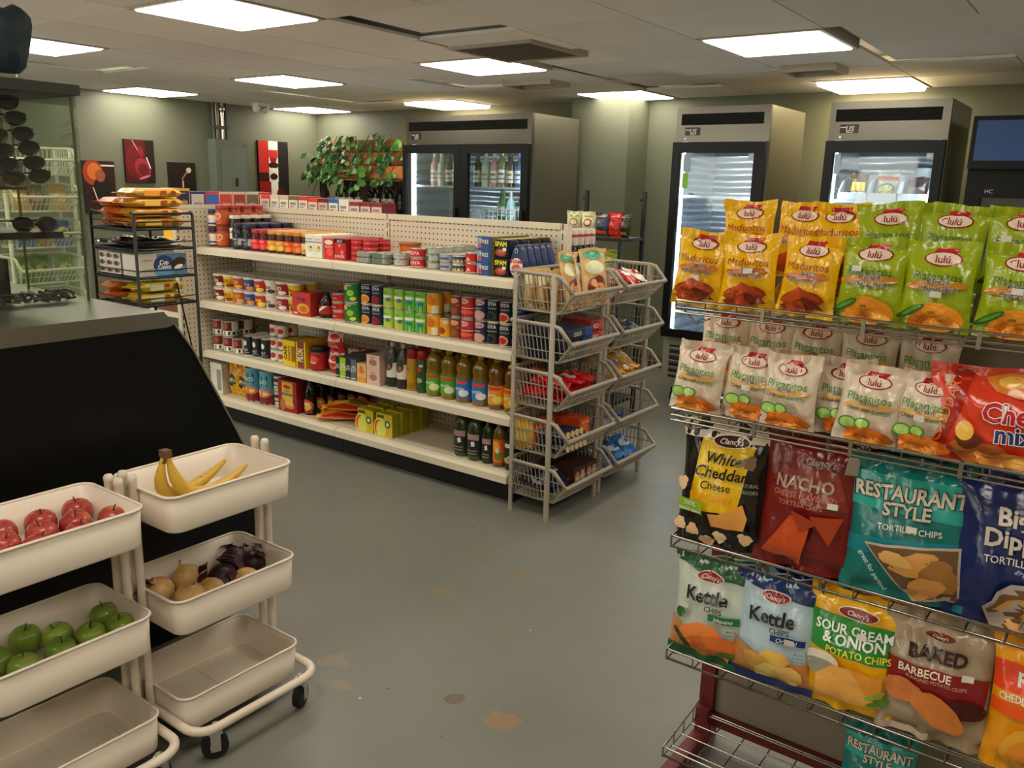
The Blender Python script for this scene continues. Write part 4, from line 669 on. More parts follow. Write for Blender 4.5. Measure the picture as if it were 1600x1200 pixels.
ty = boxp(.122, .062, .128, '#c2ae2a', [('e', -.28, .3, .4, .5, '#d9d45a'), ('e', -.36, .34, .26, .36, '#c9541f'), ('e', -.22, .26, .28, .4, '#e0d96a'), ('e', .22, .55, .17, .17, '#2f5a38'), ('e', .22, .55, .09, .09, '#e6e2c8'), ('r', -.42, 0, .8, .93, '#4a4a30')], 'cake_mix_box', '#8f8a24', '#a39a30')
for x, n_ in ((-3.353, 3), (-3.205, 4)): stock(ty, x, z4, 'yellow box with a green ring emblem on the base shelf', 'box', G4, n_, 1, .08, y=3.215, jit=0)
OLV = mt('#38481a', .1, spec=.6, coat=.4); def_ol = lambda: None
def olive(body, lab, ops, r=.046, h=.25, cap='#1c1f14'): return tallbottle(r, h, body, cap, [('r', -.62, .62, .1, .6, lab)]+ops, [(r*.9, 0), (r, .01), (r, h*.66), (r*.9, h*.75), (r*.5, h*.85), (r*.36, h*.92)], 'olive_oil_bottle')
bl = '#20251c'; t_ = [('r', -.42, .42, .44, .56, '#a88a84'), ('r', -.3, .3, .2, .22, '#8f927c'), ('r', -.3, .3, .14, .16, '#8f927c'), ('p', [(.0, .3), (.2, .32), (.16, .42), (-.04, .4)], '#e6e4da')]
for x, yy in ((-2.672, 3.255), (-2.574, 3.245), (-2.672, 3.35), (-2.574, 3.345)): put(olive(OLV, bl, t_) if yy == 3.255 else OLP, 'large green olive oil bottle with a black label on the base shelf', 'bottle', (x, yy, z4+.0005), (0, 0, .1), G4) if False else None
OLP = olive(OLV, bl, t_)
for x, yy in ((-2.672, 3.255), (-2.574, 3.245), (-2.672, 3.352), (-2.574, 3.345)): put(OLP, 'large green olive oil bottle with a black label on the base shelf', 'bottle', (x, yy, z4+.0005), (0, 0, .1), G4)
put(olive(mt('#2b3a1c', .12), bl, t_, .034, .235), 'slim dark green oil bottle between olive oil and orange label', 'bottle', (-2.490, 3.24, z4+.0005), (0, 0, .1), G4)
put(olive(mt('#7a5a1c', .12, coat=.4), '#c9622a', [('e', -.05, .45, .3, .12, '#d9a03a'), ('e', .2, .25, .3, .1, '#6a7a2c'), ('e', .1, .36, .14, .06, '#e6d2b0')], .034, .24), 'amber oil bottle with a bright orange label', 'bottle', (-2.416, 3.235, z4+.0005), (0, 0, .1), G4)
put(olive(mt('#14140f', .12), '#26261e', [('r', -.4, .4, .46, .54, '#c9c6ba'), ('e', 0, .2, .4, .06, '#b0a878')], .034, .25), 'black oil bottle at the end of the base shelf', 'bottle', (-2.342, 3.235, z4+.0005), (0, 0, .1), G4)
for x in (-2.49, -2.416, -2.342): put(OLP if False else olive(mt('#1a1d12', .12), bl, [], .034, .24), 'plain dark oil bottle in the back row of the base shelf', 'bottle', (x, 3.33, z4+.0005), (0, 0, 0), G4)
# ---- goods on the far side, seen over the top and past the end
def far(x, y, z, w, d, h, base, ops, label, cat='box', name='carton', side=None, rz=PI): put(boxp(w, d, h, base, ops, name, side), label, cat, (x, y, z), (0, 0, rz), 'goods on the far side of the shelf unit')
for k, (w_, c, s_, nm) in enumerate(((.085, '#c43a2c', '#b9b3a6', 'red'), (.085, '#c9b8a0', '#d6cfc2', 'cream'), (.085, '#b9ab98', '#d6cfc2', 'beige'), (.085, '#6d5a2c', '#cfc6b4', 'brown'), (.085, '#b33a2e', '#d0c6b8', 'brick red'), (.085, '#c24438', '#cfc4b6', 'scarlet'), (.085, '#5f2024', '#c9a8a0', 'maroon'), (.085, '#2d5f9a', '#d3cdc2', 'blue'), (.085, '#d3c8ba', '#d9cfc2', 'white'), (.085, '#7a2a36', '#cdb4ac', 'wine red'), (.085, '#74252f', '#c9aea6', 'dark red'), (.085, '#6d222c', '#c9aea6', 'burgundy'))):
    x = -4.74+k*.095
    far(x, 3.66, 1.0845, w_, .12, .352-.008*(k > 4)-.012*(k > 8), s_, [('r', -.5, .5, .93, 1., c), ('r', -.35, .3, .84, .89, '#8a8078'), ('r', -.35, .1, .8, .82, '#8a8078')], nm+' carton showing over the top rail of the shelf unit', rz=0, side=c)
    bpo = [o for o in D.objects if o.name.startswith('carton_body')][-1]
# ================================================================ bags
def bag(w, h, t, base, ops, name='snack_bag', seed=1, seal=.022, pinch=.10, nu=22, nv=28, rough=.2, wr=1., sealc=None, lying=False, sticker=None, back=None):
    rd = random.Random(seed); ph = [rd.uniform(0, 6.28) for _ in range(8)]; kk = [rd.choice((3, 4, 5, 6)) for _ in range(4)]
    s = seal/h
    def shape(u, v):
        """u -1..1 across, v 0..1 up: half width and half thickness"""
        b = max(0., min(1., (v-s)/(1-2*s))); e = sin(PI*b)**.5 if 0 < b < 1 else 0.
        fat = .55+.45*(1-b)**.7 if True else 1
        hw = w/2*(1-pinch*e*(1-.35*(1-b))); th = t*e*fat*max(0., 1-abs(u)**2.4)**.62
        d0 = min(b, 1-b); fold = wr*.006*sin(kk[0]*u*2.2+ph[0])*math.exp(-d0*7)+wr*.004*sin(kk[1]*u*3.1+ph[1]+v*3)*math.exp(-d0*5)
        dent = wr*.0035*sin(5*v*PI+ph[2]+u*2)+wr*.003*sin(3.3*u*PI+ph[3]+v*7)
        return hw, th+(fold+dent)*max(0, 1-abs(u)**3)*(e > 0)*min(1, e*1.5), fold if e == 0 else 0.
    def fn(U, V, o):
        u = max(-1., min(1., U/(w/2))); v = max(0., min(1., V/h)); hw, th, f = shape(u, v)
        top = .006*sin(2.3*u+ph[4])*wr*(v > 1-s)+.010*sin(2*u+ph[5])*max(0, v-.8)*5*wr
        return (u*hw, -th-o+(f*1.4 if th < .001 else 0)-top*.6, v*h+.003*sin(3*u+ph[6])*(v > .97))
    def bk(U, V, o):
        x, y, z = fn(U, V, 0); u = max(-1., min(1., U/(w/2))); v = max(0., min(1., V/h)); hw, th, f = shape(u, v); top = .006*sin(2.3*u+ph[4])*wr*(v > 1-s)+.010*sin(2*u+ph[5])*max(0, v-.8)*5*wr
        return (x, th*.8+(f*1.4 if th < .001 else 0)-top*.6+.0006, z)
    m = mt(viv(base), rough, spec=.5, bump=.3*wr, bscale=38/max(w, .1)*.13, coat=.2) if isinstance(base, str) else base
    body = MB(); body.patch(fn, -w/2, w/2, 0, h, m, nu, nv)
    vs = [bk(-w/2+w*i/nu, h*j/nv, 0) for j in range(nv+1) for i in range(nu+1)]
    body.add(vs, [(j*(nu+1)+i, (j+1)*(nu+1)+i, (j+1)*(nu+1)+i+1, j*(nu+1)+i+1) for j in range(nv) for i in range(nu)], mt(back, rough) if back else m, True)
    parts = [('pouch', body.mesh('pouch'))]
    if ops:
        INK.update(rough=rough, bump=.3*wr, bscale=38/max(w, .1)*.13, coat=.15); p = MB(); prints(p, fn, w, h, ops, .0016 if nu > 12 else .0022, .0007); INK.clear(); INK.update(rough=.38); parts.append(('print', p.mesh('print')))
    if sticker:
        q = MB(); su, sv = sticker; q.patch(fn, su*w-.011, su*w+.011, sv*h-.006, sv*h+.006, mt('#d9d4c8', .6), 2, 1, .0018+.0007*(len(ops)+5)); parts.append(('price_sticker', q.mesh('price_sticker')))
    return (name, parts)
# bags that stand on the long shelf unit
sg = bag(.125, .13, .045, '#b82a2c', [('r', -.5, .5, .5, .95, '#d6c9bb'), ('e', .1, .7, .3, .14, '#b82a2c'), T('SUGAR', 0, .28, .15, '#e6d6c8')], 'sugar_bag', 4)
for k in range(2): put(sg, 'red and white sugar bag piled two high on the third shelf', 'bag', (-3.642, 3.27+.0*k, z3+.001+k*.125), (0, 0, .1*(k-.5)), G3)
put(sg, 'red and white sugar bag in the second row', 'bag', (-3.642, 3.42, z3+.001), (0, 0, .1), G3)
yg = bag(.1, .205, .034, '#c99a24', [('e', 0, .5, .36, .2, '#2b2013'), T('PAN', 0, .5, .13, '#e6dcc4'), ('e', .05, .8, .3, .1, '#a86a1c'), ('r', -.4, .4, .1, .16, '#e6c45a')], 'corn_flour_bag', 6)
for x in (-4.593, -4.495): put(yg, 'yellow corn flour bag with a dark round emblem on the base shelf', 'bag', (x, 3.25, z4+.001), (0, 0, 0), G4); put(yg, 'yellow corn flour bag in the second row of the base shelf', 'bag', (x, 3.36, z4+.001), (0, 0, .1), G4)
rb = bag(.2, .36, .03, '#c9962f', [('r', -.5, -.3, 0, 1, '#a3261f'), ('r', .34, .5, .1, .9, '#a3261f'), ('e', .05, .55, .24, .16, '#7a7a2a', 0, .1), ('e', .1, .3, .2, .1, '#d9b45a'), T('arroz', .02, .8, .08, '#8a2a1c')], 'rice_bag', 8)
put(rb, 'yellow and red rice bag lying on the base shelf', 'bag', (-3.76, 3.235, z4+.028), (-PI/2, 0, -.98), G4)
put(rb, 'yellow and red rice bag lying on top of another', 'bag', (-3.74, 3.27, z4+.082), (-PI/2, 0, -1.08), G4)

# ================================================================ stacking basket towers at the end of the shelf unit
def basket_meshes(plastic, W=.43):
    """one basket: open front lip towards +x, back at x=-.33; base at z=0"""
    b = MB(); rim = [(-.33, -W/2, .175), (-.10, -W/2, .172), (-.065, -W/2, .165), (0, -W/2+.004, .095), (0, W/2-.004, .095), (-.065, W/2, .165), (-.10, W/2, .172), (-.33, W/2, .175)]
    b.tube(rim, .0105, plastic, 6, True)
    i = .03; bz = 0.
    B = [(-.31, -W/2+i, bz), (-.085, -W/2+i, bz), (-.085, W/2-i, bz), (-.31, W/2-i, bz)]
    b.tube(B, .006, plastic, 5, True)
    def top(x): return .175 if x < -.1 else (.172-(x+.10)*.25 if x < -.065 else .165+(x+.065)*(-.07/.065))
    def bot(x, s): # point of the bottom edge below rim point x
        xb = max(-.31, min(-.085, -.31+(x+.33)*.225/.245)); return Vector((xb, s*(W/2-i), bz))
    for s in (-1, 1):
        for k in range(10):
            x = -.315+.023*k*1.02; a = Vector((x, s*W/2, top(x))); c = bot(x, s); b.cyl(a, c, .0028, plastic, 4, cap=False)
        for k in range(3): x = -.075+.026*k; a = Vector((x, s*(W/2-.001), top(x))); c = Vector((-.085, s*(W/2-i), bz))+(Vector((0, s*(W/2-.004), .095))-Vector((-.085, s*(W/2-i), bz)))*((k+.6)/3.2); b.cyl(a, c, .0026, plastic, 4, cap=False)
        b.tube([Vector((-.325, s*(W/2-.01), .115)), Vector((-.09, s*(W/2-.01), .112)), Vector((-.03, s*(W/2-.006), .112))], .003, plastic, 4); b.tube([Vector((-.318, s*(W/2-.021), .05)), Vector((-.085, s*(W/2-.021), .048)), Vector((-.045, s*(W/2-.016), .05))], .003, plastic, 4)
        b.tube([Vector((-.085, s*(W/2-i), bz)), Vector((0, s*(W/2-.004), .095))], .006, plastic, 5)
    n = 15
    for k in range(n):
        t = -1+2*k/(n-1); y0 = t*(W/2-i); y1 = t*(W/2-.006)
        b.cyl((-.085, y0, bz), (0, y1, .095), .003, plastic, 4, cap=False); b.cyl((-.31, y0, bz), (-.33, y1, .175), .003, plastic, 4, cap=False); b.cyl((-.31, y0, bz), (-.085, y0, bz), .003, plastic, 4, cap=False)
    b.tube([(-.042, -W/2+.016, .048), (-.042, W/2-.016, .048)], .003, plastic, 4); b.tube([(-.32, -W/2+.016, .09), (-.32, W/2-.016, .09)], .003, plastic, 4)
    b.box(-.31, -.085, -W/2+i, W/2-i, -.001, .001, mt('#a29a8a', .6))
    return b.mesh('basket')
PLS = mt('#a9a08e', .5); BSK = basket_meshes(PLS)
def tower(label, x, y, n, z0, dz, mesh, plastic, W=.43, rz=0., lean=0.):
    r = empty('basket_tower', label, 'basket rack', (x, y, 0), (lean, 0, rz)); ht = z0+dz*(n-1)+.17
    for px, rr, q in ((-.10, .013, 1), (-.31, .010, 0)):
        for s in (-1, 1): MB().lathe([(rr*1.1, .0005), (rr, .03), (rr, ht), (rr*.7, ht+.004)], plastic, 10, px, s*(W/2+.002)).obj('post', r)
    for k in range(n): mobj('basket', mesh, r, (0, 0, z0+dz*k))
    return r
TX, TY, TZ, TD = -1.94, 3.325, .085, .225
tower('grey plastic basket tower full of cookies and nuts at the shelf end', TX, TY, 5, TZ, TD, BSK, PLS)
T2X, T2Y = -1.95, 3.82
tower('grey plastic basket tower of candy bags standing behind the fuller tower', T2X, T2Y, 5, TZ-.005, TD, BSK, PLS)
def tz(k): return TZ+TD*k+.0025
# pouches of nuts, top basket
def nutbag(c, s): return bag(.15, .24, .022, c, [('e', 0, .88, .4, .08, '#4f9a7a'), ('e', -.02, .66, .38, .12, '#e0d6b0'), ('e', 0, .3, .36, .22, '#6a3a24', 0, .08), ('e', -.12, .38, .14, .07, '#c98f62'), ('e', .12, .32, .14, .07, '#c48a5c'), ('e', -.04, .24, .14, .07, '#cf9a6c'), ('e', .15, .18, .12, .06, '#b87a52'), ('e', -.14, .14, .12, .06, '#c9935f')], 'nut_pouch', s)
nb1, nb2 = nutbag('#b8935f', 11), nutbag('#c2a06c', 12); plain = bag(.15, .22, .02, '#bfa57c', [('r', -.5, .5, .62, .9, '#d9ceb2'), ('r', -.3, .3, .2, .5, '#a8834f')], 'nut_pouch', 13)
for pr_, dx, dy, rx, rz, lb in ((nb1, -.08, -.07, -.25, PI/2+.15, 'tan nut pouch with a green seal leaning over the front of the top basket'), (nb2, -.075, .115, -.2, PI/2-.3, 'cream nut pouch leaning towards the second basket tower'), (plain, -.12, .03, -.15, PI/2+.6, 'plain tan pouch turned sideways between two nut pouches')):
    put(pr_, lb, 'pouch', (TX+dx, TY+dy, tz(4)+.01), (rx, 0, rz), 'nut pouches in the top basket', 1.12)
for k in range(5): put(plain, 'plain tan pouch standing at the back of the top basket', 'pouch', (TX-.285+.033*k, TY-.1+.04*(k % 2), tz(4)), (-.12, 0, PI/2+RND.uniform(-.2, .2)), 'nut pouches in the top basket', .82)

# cookie trays, second basket
def pack(w, d, h, c1, c2, txt, nm='cookie_pack'):
    b = MB().rbox(-w/2, w/2, 0, d, 0, h, .01, mt(c1, .3)); p = MB(); f = lambda u, v, o: (u, -o, v); prints(p, f, w, h, [('r', .2, .49, .05, .95, c2), T(txt, -.1, .5, .45, '#cfd4e0', w=.5)]); q = MB().patch(lambda u, v, o: (u, v, h+o), -w*.4, w*.1, d*.15, d*.8, mt(c2, .4), 1, 1, .0006)
    return (nm, [('tray', b.mesh('tray')), ('print', p.mesh('print')), ('top_label', q.mesh('top_label'))])
ck = pack(.25, .2, .046, '#1c2233', '#2f4a8a', 'OREO'); ck2 = pack(.10, .17, .05, '#b02a22', '#d9543a', 'RED')
for k in range(3): put(ck, 'dark blue cookie tray stacked in the second basket from the top', 'cookies', (TX-.085+.012*k-.0*k, TY-.045, tz(3)+.003+.0475*k), (0, 0, PI/2+.03*k), 'cookie trays in the basket tower')
for k in range(3): put(ck2, 'bright red cookie pack beside the dark blue trays', 'cookies', (TX-.085, TY+.145, tz(3)+.003+.052*k), (0, 0, PI/2), 'cookie trays in the basket tower')
def pillow(w, h, c, c2, seed, nm='candy_bag'): return bag(w, h, .022, c, [('e', 0, .5, .36, .2, c2, 0, .06), ('e', .1, .5, .16, .08, c)], nm, seed, .012, .06, 8, 10)
rd1, rd2 = pillow(.1, .16, '#a81a20', '#c93a3a', 21), pillow(.09, .14, '#b5242a', '#d9c9b0', 22); tan = pillow(.1, .16, '#b8915a', '#7a4a24', 23, 'cookie_bag')
def heap(protos, labels, cat, x, y, z, nx, ny, nz, group, dx=.07, dy=.1, dz=.034, seed=1, ang=.35):
    rd = random.Random(seed)
    for k in range(nz):
        for i in range(nx):
            for j in range(ny):
                q = rd.randrange(len(protos)); put(protos[q], labels[q], cat, (x+dx*i+.018*k+rd.uniform(-.008, .008), y+dy*j+rd.uniform(-.012, .012), z+dz*k+.022), (-PI/2+rd.uniform(-.1, ang), rd.uniform(-.15, .15), PI/2+rd.uniform(-.5, .5)), group)
heap([rd1, rd2], ['glossy dark red candy bag heaped in the middle basket', 'red candy bag with a pale patch heaped in the middle basket'], 'candy', TX-.165, TY-.08, tz(2)+.004, 2, 3, 3, 'candy bags in the middle basket', .06, .09, .036, 3)
put(tan, 'tan cookie bag lying before the red candy', 'cookies', (TX-.12, TY-.09, tz(2)+.085), (-PI/2+.5, 0, PI/2+.2), None)
# fourth basket: wafer rolls and orange boxes
wf = MB(); wc = mt('#e0c48a', .5); wf.cyl((0, 0, 0), (.16, 0, 0), .017, mt('#2a2f4a', .35), 12); wf2 = MB().cyl((.16, 0, 0), (.163, 0, 0), .0165, wc, 12); wf3 = MB().cyl((-.003, 0, 0), (0, 0, 0), .0165, wc, 12); WF = ('wafer_roll', [('wrapper', wf.mesh('wrapper')), ('end', wf2.mesh('end')), ('end', wf3.mesh('end'))])
for k in range(3):
    for j in range(5-(k == 2)): put(WF, 'navy wafer roll with a cream end stacked in the fourth basket', 'cookies', (TX-.20, TY-.145+.038*j+.019*(k % 2), tz(1)+.022+.033*k), (0, -.1, 0), 'wafer rolls in the basket tower')
ob = boxp(.09, .055, .12, '#c9541f', [('e', 0, .6, .3, .16, '#d9772e'), T('CRACKER', 0, .85, .09, '#f0d0a8')], 'cracker_box', '#b54a1c', '#d9622a'); [put(ob, 'orange cracker box standing at the back of the fourth basket', 'box', (TX-.10-.06*k, TY+.10+.0*k, tz(1)+.004), (0, 0, PI/2), 'orange boxes in the basket tower') for k in range(3)]
[put(ob, 'orange cracker box lying behind the wafer rolls', 'box', (TX-.225-.0*k, TY-.02-.1*k, tz(1)+.004), (0, 0, PI/2), 'orange boxes in the basket tower') for k in range(2)]
yl = bag(.08, .14, .02, '#c99a3a', [('r', -.3, .3, .3, .7, '#e0b85a')], 'cookie_bag', 31, .01, .05, 8, 10); [put(yl, 'golden cookie bag standing along the side of the fourth basket', 'cookies', (TX-.305+.045*k, TY-.17, tz(1)+.004), (-.05, 0, 0), 'golden bags in the basket tower') for k in range(2)]
# bottom basket
br = boxp(.105, .1, .115, '#4a261a', [('e', -.2, .6, .2, .2, '#a87a5a'), ('r', .1, .4, .1, .8, '#b8998a'), T('NUTTY', .05, .5, .2, '#e6d2c0', b=.02)], 'brownie_box', '#5f3424', '#3a1f16')
for dx, dy in ((-.085, .05), (-.195, .05), (-.085, .16), (-.195, .16)): put(br, 'dark brown brownie box in the bottom basket', 'box', (TX+dx-.0, TY+dy, tz(0)+.004), (0, 0, PI/2), 'brownie boxes in the basket tower')
bb1 = pillow(.12, .18, '#24408a', '#c9d0dc', 41, 'cookie_bag'); bb2 = pillow(.12, .18, '#22242c', '#9a9ca4', 42, 'cookie_bag'); heap([bb1, bb2], ['blue cookie bag lying in the bottom basket', 'black cookie bag lying in the bottom basket'], 'cookies', TX-.125, TY-.125, tz(0)+.004, 1, 1, 3, 'cookie bags in the bottom basket', .05, .1, .034, 5)
# second tower
w1 = pillow(.09, .14, '#a8222c', '#d9cfc4', 51); w2 = pillow(.09, .14, '#cfc6ba', '#a3262c', 52); heap([w1, w2], ['red wrapped candy bag in the top basket behind', 'white wrapped candy bag in the top basket behind'], 'candy', T2X-.155, T2Y-.1, tz(4)+.03, 2, 3, 2, 'candy bags in the second tower', .07, .1, .036, 7, .5)
s1 = pillow(.09, .13, '#3a4048', '#8a93a0', 53); s2 = pillow(.09, .13, '#6a6f70', '#2f4a6a', 54); heap([s1, s2], ['slate grey candy bag low in the second basket', 'pale grey candy bag low in the second basket'], 'candy', T2X-.165, T2Y-.1, tz(3)-.005, 2, 3, 2, 'candy bags in the second tower', .065, .1, .03, 8, .4)
put(pillow(.08, .12, '#2f7a4a', '#8fc4a0', 55), 'green candy bag standing behind the grey bags', 'candy', (T2X-.2, T2Y-.12, tz(3)), (-.1, 0, PI/2), None)
y1, y2 = pillow(.1, .15, '#c9992e', '#d9c9a0', 56), pillow(.1, .15, '#b8862a', '#7a6aa0', 57); heap([y1, y2], ['yellow candy bag heaped in the third basket of the rear tower', 'amber candy bag heaped in the third basket of the rear tower'], 'candy', T2X-.16, T2Y-.1, tz(2)-.005, 2, 3, 3, 'candy bags in the second tower', .06, .1, .034, 9, .5)
b1 = pillow(.1, .15, '#1f4f8a', '#8fb4d9', 58); put(boxp(.16, .05, .07, '#2a3f6d', [('r', -.4, .4, .3, .8, '#a9b4cc'), T('bars', 0, .55, .3, '#22345c')], 'cookie_box', '#55627f'), 'blue and white box lying alone in the fourth basket of the rear tower', 'box', (T2X-.12, T2Y-.08, tz(0)+TD), (0, 0, PI/2-.4))
heap([b1, pillow(.1, .15, '#2a6aa8', '#d0dcea', 59)], ['bright blue cookie bag in the bottom basket of the rear tower', 'blue and white cookie bag in the bottom basket of the rear tower'], 'cookies', T2X-.16, T2Y-.1, tz(0)-.005, 2, 3, 2, 'cookie bags in the second tower', .06, .1, .034, 10, .5)

# ================================================================ black shelf with coffee bags behind the shelf unit
r = empty('metal_shelf', 'black metal shelf with coffee bags in front of the pale pier', 'shelf', (-2.9, 5.0, 0)); bm2 = mt('#141414', .5)
for x in (-.24, .21):
    for y in (-.14, .16): MB().box(x-.012, x+.012, y-.012, y+.012, .0005, 1.52 if y > 0 else 1.22, bm2).obj('post', r)
    MB().cyl((x, .16, 1.47), (x-.03, .16, 1.47), .012, bm2, 8).obj('knob', r)
for z in (1.22, .98, .5, .12): MB().box(-.25, .22, -.15, .17, z-.02, z, bm2).obj('shelf', r)
def coffee(c, c2, c3, s): return bag(.11, .16, .035, c, [('e', 0, .55, .3, .16, c3), ('e', 0, .55, .2, .1, c), ('r', -.4, .4, .12, .26, c2), ('r', -.3, .3, .8, .86, c2)], 'coffee_bag', s, .016, .05, 10, 12)
for x, c, c2, c3, nm, rz in ((-3.09, '#b5b48f', '#8a8a5a', '#8a6a3a', 'pale green', .25), (-2.975, '#c0bd9a', '#9a9468', '#7a2a22', 'cream', .1), (-2.87, '#2b3746', '#c4512a', '#3a4a60', 'blue and orange', -.15), (-2.775, '#a8261f', '#c94a34', '#7a1c18', 'red', -.2), (-2.70, '#1d1c16', '#7a7a3a', '#6b1f1c', 'black and olive', -.5)):
    put(coffee(c, c2, c3, int(-x*100)), nm+' coffee bag standing on the black shelf', 'coffee', (x, 4.93, 1.2225), (0, 0, rz), 'coffee bags on the black shelf')
for x, c, c2, nm in ((-3.05, '#5a6a3a', '#b8a83a', 'green'), (-2.93, '#b8aa2e', '#8a8a2a', 'yellow'), (-2.80, '#7a8a2e', '#c2b83a', 'lime')): put(coffee(c, c2, c2, int(-x*90)), nm+' snack bag on the lower black shelf', 'bag', (x, 4.93, .9825), (0, 0, 0), 'bags on the lower black shelf')
# dark sauce bottles and yellow bags past the end of the shelf unit
_b = MB().lathe([(.022, 0), (.025, .006), (.025, .12), (.02, .145), (.013, .165)], mt('#150d0a', .1, coat=.5), 14); _c = MB().lathe([(.021, .162), (.023, .166), (.022, .235), (.019, .243)], mt('#ddd3c6', .4), 14); _l = MB(); prints(_l, cylfn(.025), .05, .165, [('r', -.9, .9, .15, .55, '#2b1a1a'), ('r', -.6, .6, .3, .38, '#c9c2b4')]); _r = MB().lathe([(.0235, .205), (.0235, .218)], mt('#b8392c', .45), 14, cap=(False, False))
SBT = ('sauce_bottle', [('bottle_body', _b.mesh('bottle_body')), ('cap', _c.mesh('cap'), [('red_band', _r.mesh('red_band'))]), ('label', _l.mesh('label'))])
for i in range(5):
    for j in range(2): put(SBT, 'dark sauce bottle with a tall white cap past the shelf end, '+('first', 'second', 'third', 'fourth', 'fifth')[i]+' from the panel', 'bottle', (-2.335-.056*j, 3.665+.058*i, 1.0845), (0, 0, .1*i), 'sauce bottles on the far side')
# ================================================================ wire snack rack with chip bags
RXL, RXR, RF, RB = -.83, .42, 1.80, 2.05
WIRE = mt('#a9a498', .22, 1.); RED = mt('#6d1f22', .5); CLEARG = glass_mat('#d9d4c4', .06, 'clear_ticket_rail')
rk = empty('wire_snack_rack', 'wire snack rack on a dark red frame crowded with chip bags', 'rack', (0, 0, 0))
for x in (-.778, .36):
    MB().box(x-.02, x+.02, RB-.005, RB+.045, .0005, 1.30, RED).obj('upright', rk); MB().box(x-.018, x+.018, 1.72, RB-.006, .0005, .05, RED).obj('foot', rk)
    MB().box(x-.018, x+.018, RB-.03, RB-.006, .051, .12, RED).obj('gusset', rk)
MB().box(-.757, .339, RB+.015, RB+.03, .10, 1.34, mt('#8c8272', .5)).obj('back_panel', rk); MB().box(-.757, .339, RB+.0, RB+.04, .06, .099, RED).obj('lower_rail', rk)
def wire_shelf(z, x0, x1, lip, rail):
    s = MB(); r = .0028; yb = RB-.008
    s.tube([(x0, yb, z), (x0, RF, z), (x1, RF, z), (x1, yb, z)], r*1.2, WIRE, 6, True)
    s.tube([(x0, yb, z+lip+.02), (x0, RF+.02, z+lip), (x0, RF-.004, z+lip), (x0+.01, RF-.008, z+lip), (x1, RF-.008, z+lip), (x1, yb, z+lip+.02)], r, WIRE, 6)
    s.tube([(x0, RF-.006, z+lip), (x0, RF-.006, z)], r, WIRE, 6)
    for k in range(4): y = RF+.05+(yb-RF-.06)*k/3; s.tube([(x0, y, z), (x1, y, z)], r*.8, WIRE, 5)
    n = int((x1-x0)/.07)
    for k in range(1, n): x = x0+(x1-x0)*k/n; s.tube([(x, yb, z-.003), (x, RF, z-.003), (x, RF-.006, z+.004), (x, RF-.008, z+lip)], r*.7, WIRE, 5)
    for k in range(1, 4): y = RF+(yb-RF)*k/4; s.tube([(x0, y, z), (x0, y, z+lip+.01)], r*.7, WIRE, 5)
    so = s.obj('wire_shelf', rk)
    if rail:
        q = MB()
        for dz_, rr_2 in ((.02, .0026), (.004, .002), (-.008, .0028)): q.tube([(x0+.005, RF-.0135, z+dz_), (x1, RF-.0135, z+dz_)], rr_2, WIRE, 6)
        for k in range(1, 6): q.box(x0+(x1-x0)*k/6-.004, x0+(x1-x0)*k/6+.004, RF-.0165, RF-.0105, z-.012, z+.022, WIRE)
        q.obj('ticket_rail', so)
        MB().tube([(x0+.02, RF, z-.004), (x0+.04, RF+.03, z-.035), (x0+.075, RF+.02, z-.02)], .0025, WIRE, 6).obj('hook', so)
RZ = (1.272, 1.015, .683, .378, .098)
for z, lip, rail, xl in zip(RZ, (.02, .02, .03, .03, .03), (1, 1, 0, 0, 0), (-.838, -.832, -.806, -.796, -.786)): wire_shelf(z, xl, RXR, lip, rail)
# ---- chip bag designs
def lulu(v, ow='#7a1c1e'): return [('p', [(-.14, v+.055), (.16, v+.06), (.22, v+.125), (-.1, v+.12)], '#a3222a'), ('e', .02, v, .27, .085, ow), ('e', .02, v, .245, .072, '#e0bfae'), T('lulú', .02, v-.004, .085, '#7a1f22', w=.42)]
def chips_pile(cs, y, w=.36, seed=1):
    rd = random.Random(seed); return [('e', rd.uniform(-w, w)*.7, y+rd.uniform(-.05, .07), rd.uniform(.12, .24), rd.uniform(.03, .07), rd.choice(cs), rd.uniform(-.6, .6), .08) for _ in range(9)]
MAD = lambda s, st: bag(.128, .175, .03, '#d2a01c', lulu(.82)+[T('Maduritos', 0, .62, .10, '#8a2f1c', w=.92, b=.0), ('e', 0, .5, .42, .05, '#a86420', .05), T('Sweet', .04, .53, .055, '#2b1c10', o='#f0e6d2'), T('Plantain Chips', 0, .45, .055, '#2b1c10', o='#f0e6d2')]+[('e', 0, .19, .36, .13, '#7a2c14', .1, .1), ('p', [(-.4, .18), (-.05, .36), (.05, .24), (-.3, .12)], '#a84a1c'), ('p', [(-.05, .36), (.3, .26), (.36, .2), (.0, .24)], '#8f3a18'), ('p', [(.0, .24), (.3, .16), (.38, .1), (.02, .12)], '#5f200f'), ('p', [(-.38, .12), (.0, .2), (.1, .08), (-.3, .06)], '#9a4219')], 'chip_bag', s, sticker=st)
GRN = lambda s, st: bag(.135, .18, .032, '#869420', lulu(.8)+[T('Platanitos', 0, .6, .1, '#2c5222', w=.94, b=.0), ('e', 0, .5, .46, .055, '#a87428', .04), T('Plantain', .03, .54, .06, '#1c160c', o='#efe8d4'), T('Chips Salted', .03, .46, .06, '#1c160c', o='#efe8d4', w=.8), ('e', .06, .15, .36, .16, '#c9832a', 0, .04), ('e', -.08, .1, .24, .08, '#b8721f', .2, .06), ('e', .2, .1, .2, .06, '#d99a45', -.2, .06), ('e', .02, .22, .16, .05, '#d98f36', 0, .06), ('e', -.3, .2, .22, .04, '#2f5a24', .5), ('e', -.28, .21, .16, .02, '#5a8a34', .5), T('100%', .0, .2, .03, '#3a2410')], 'chip_bag', s, sticker=st)
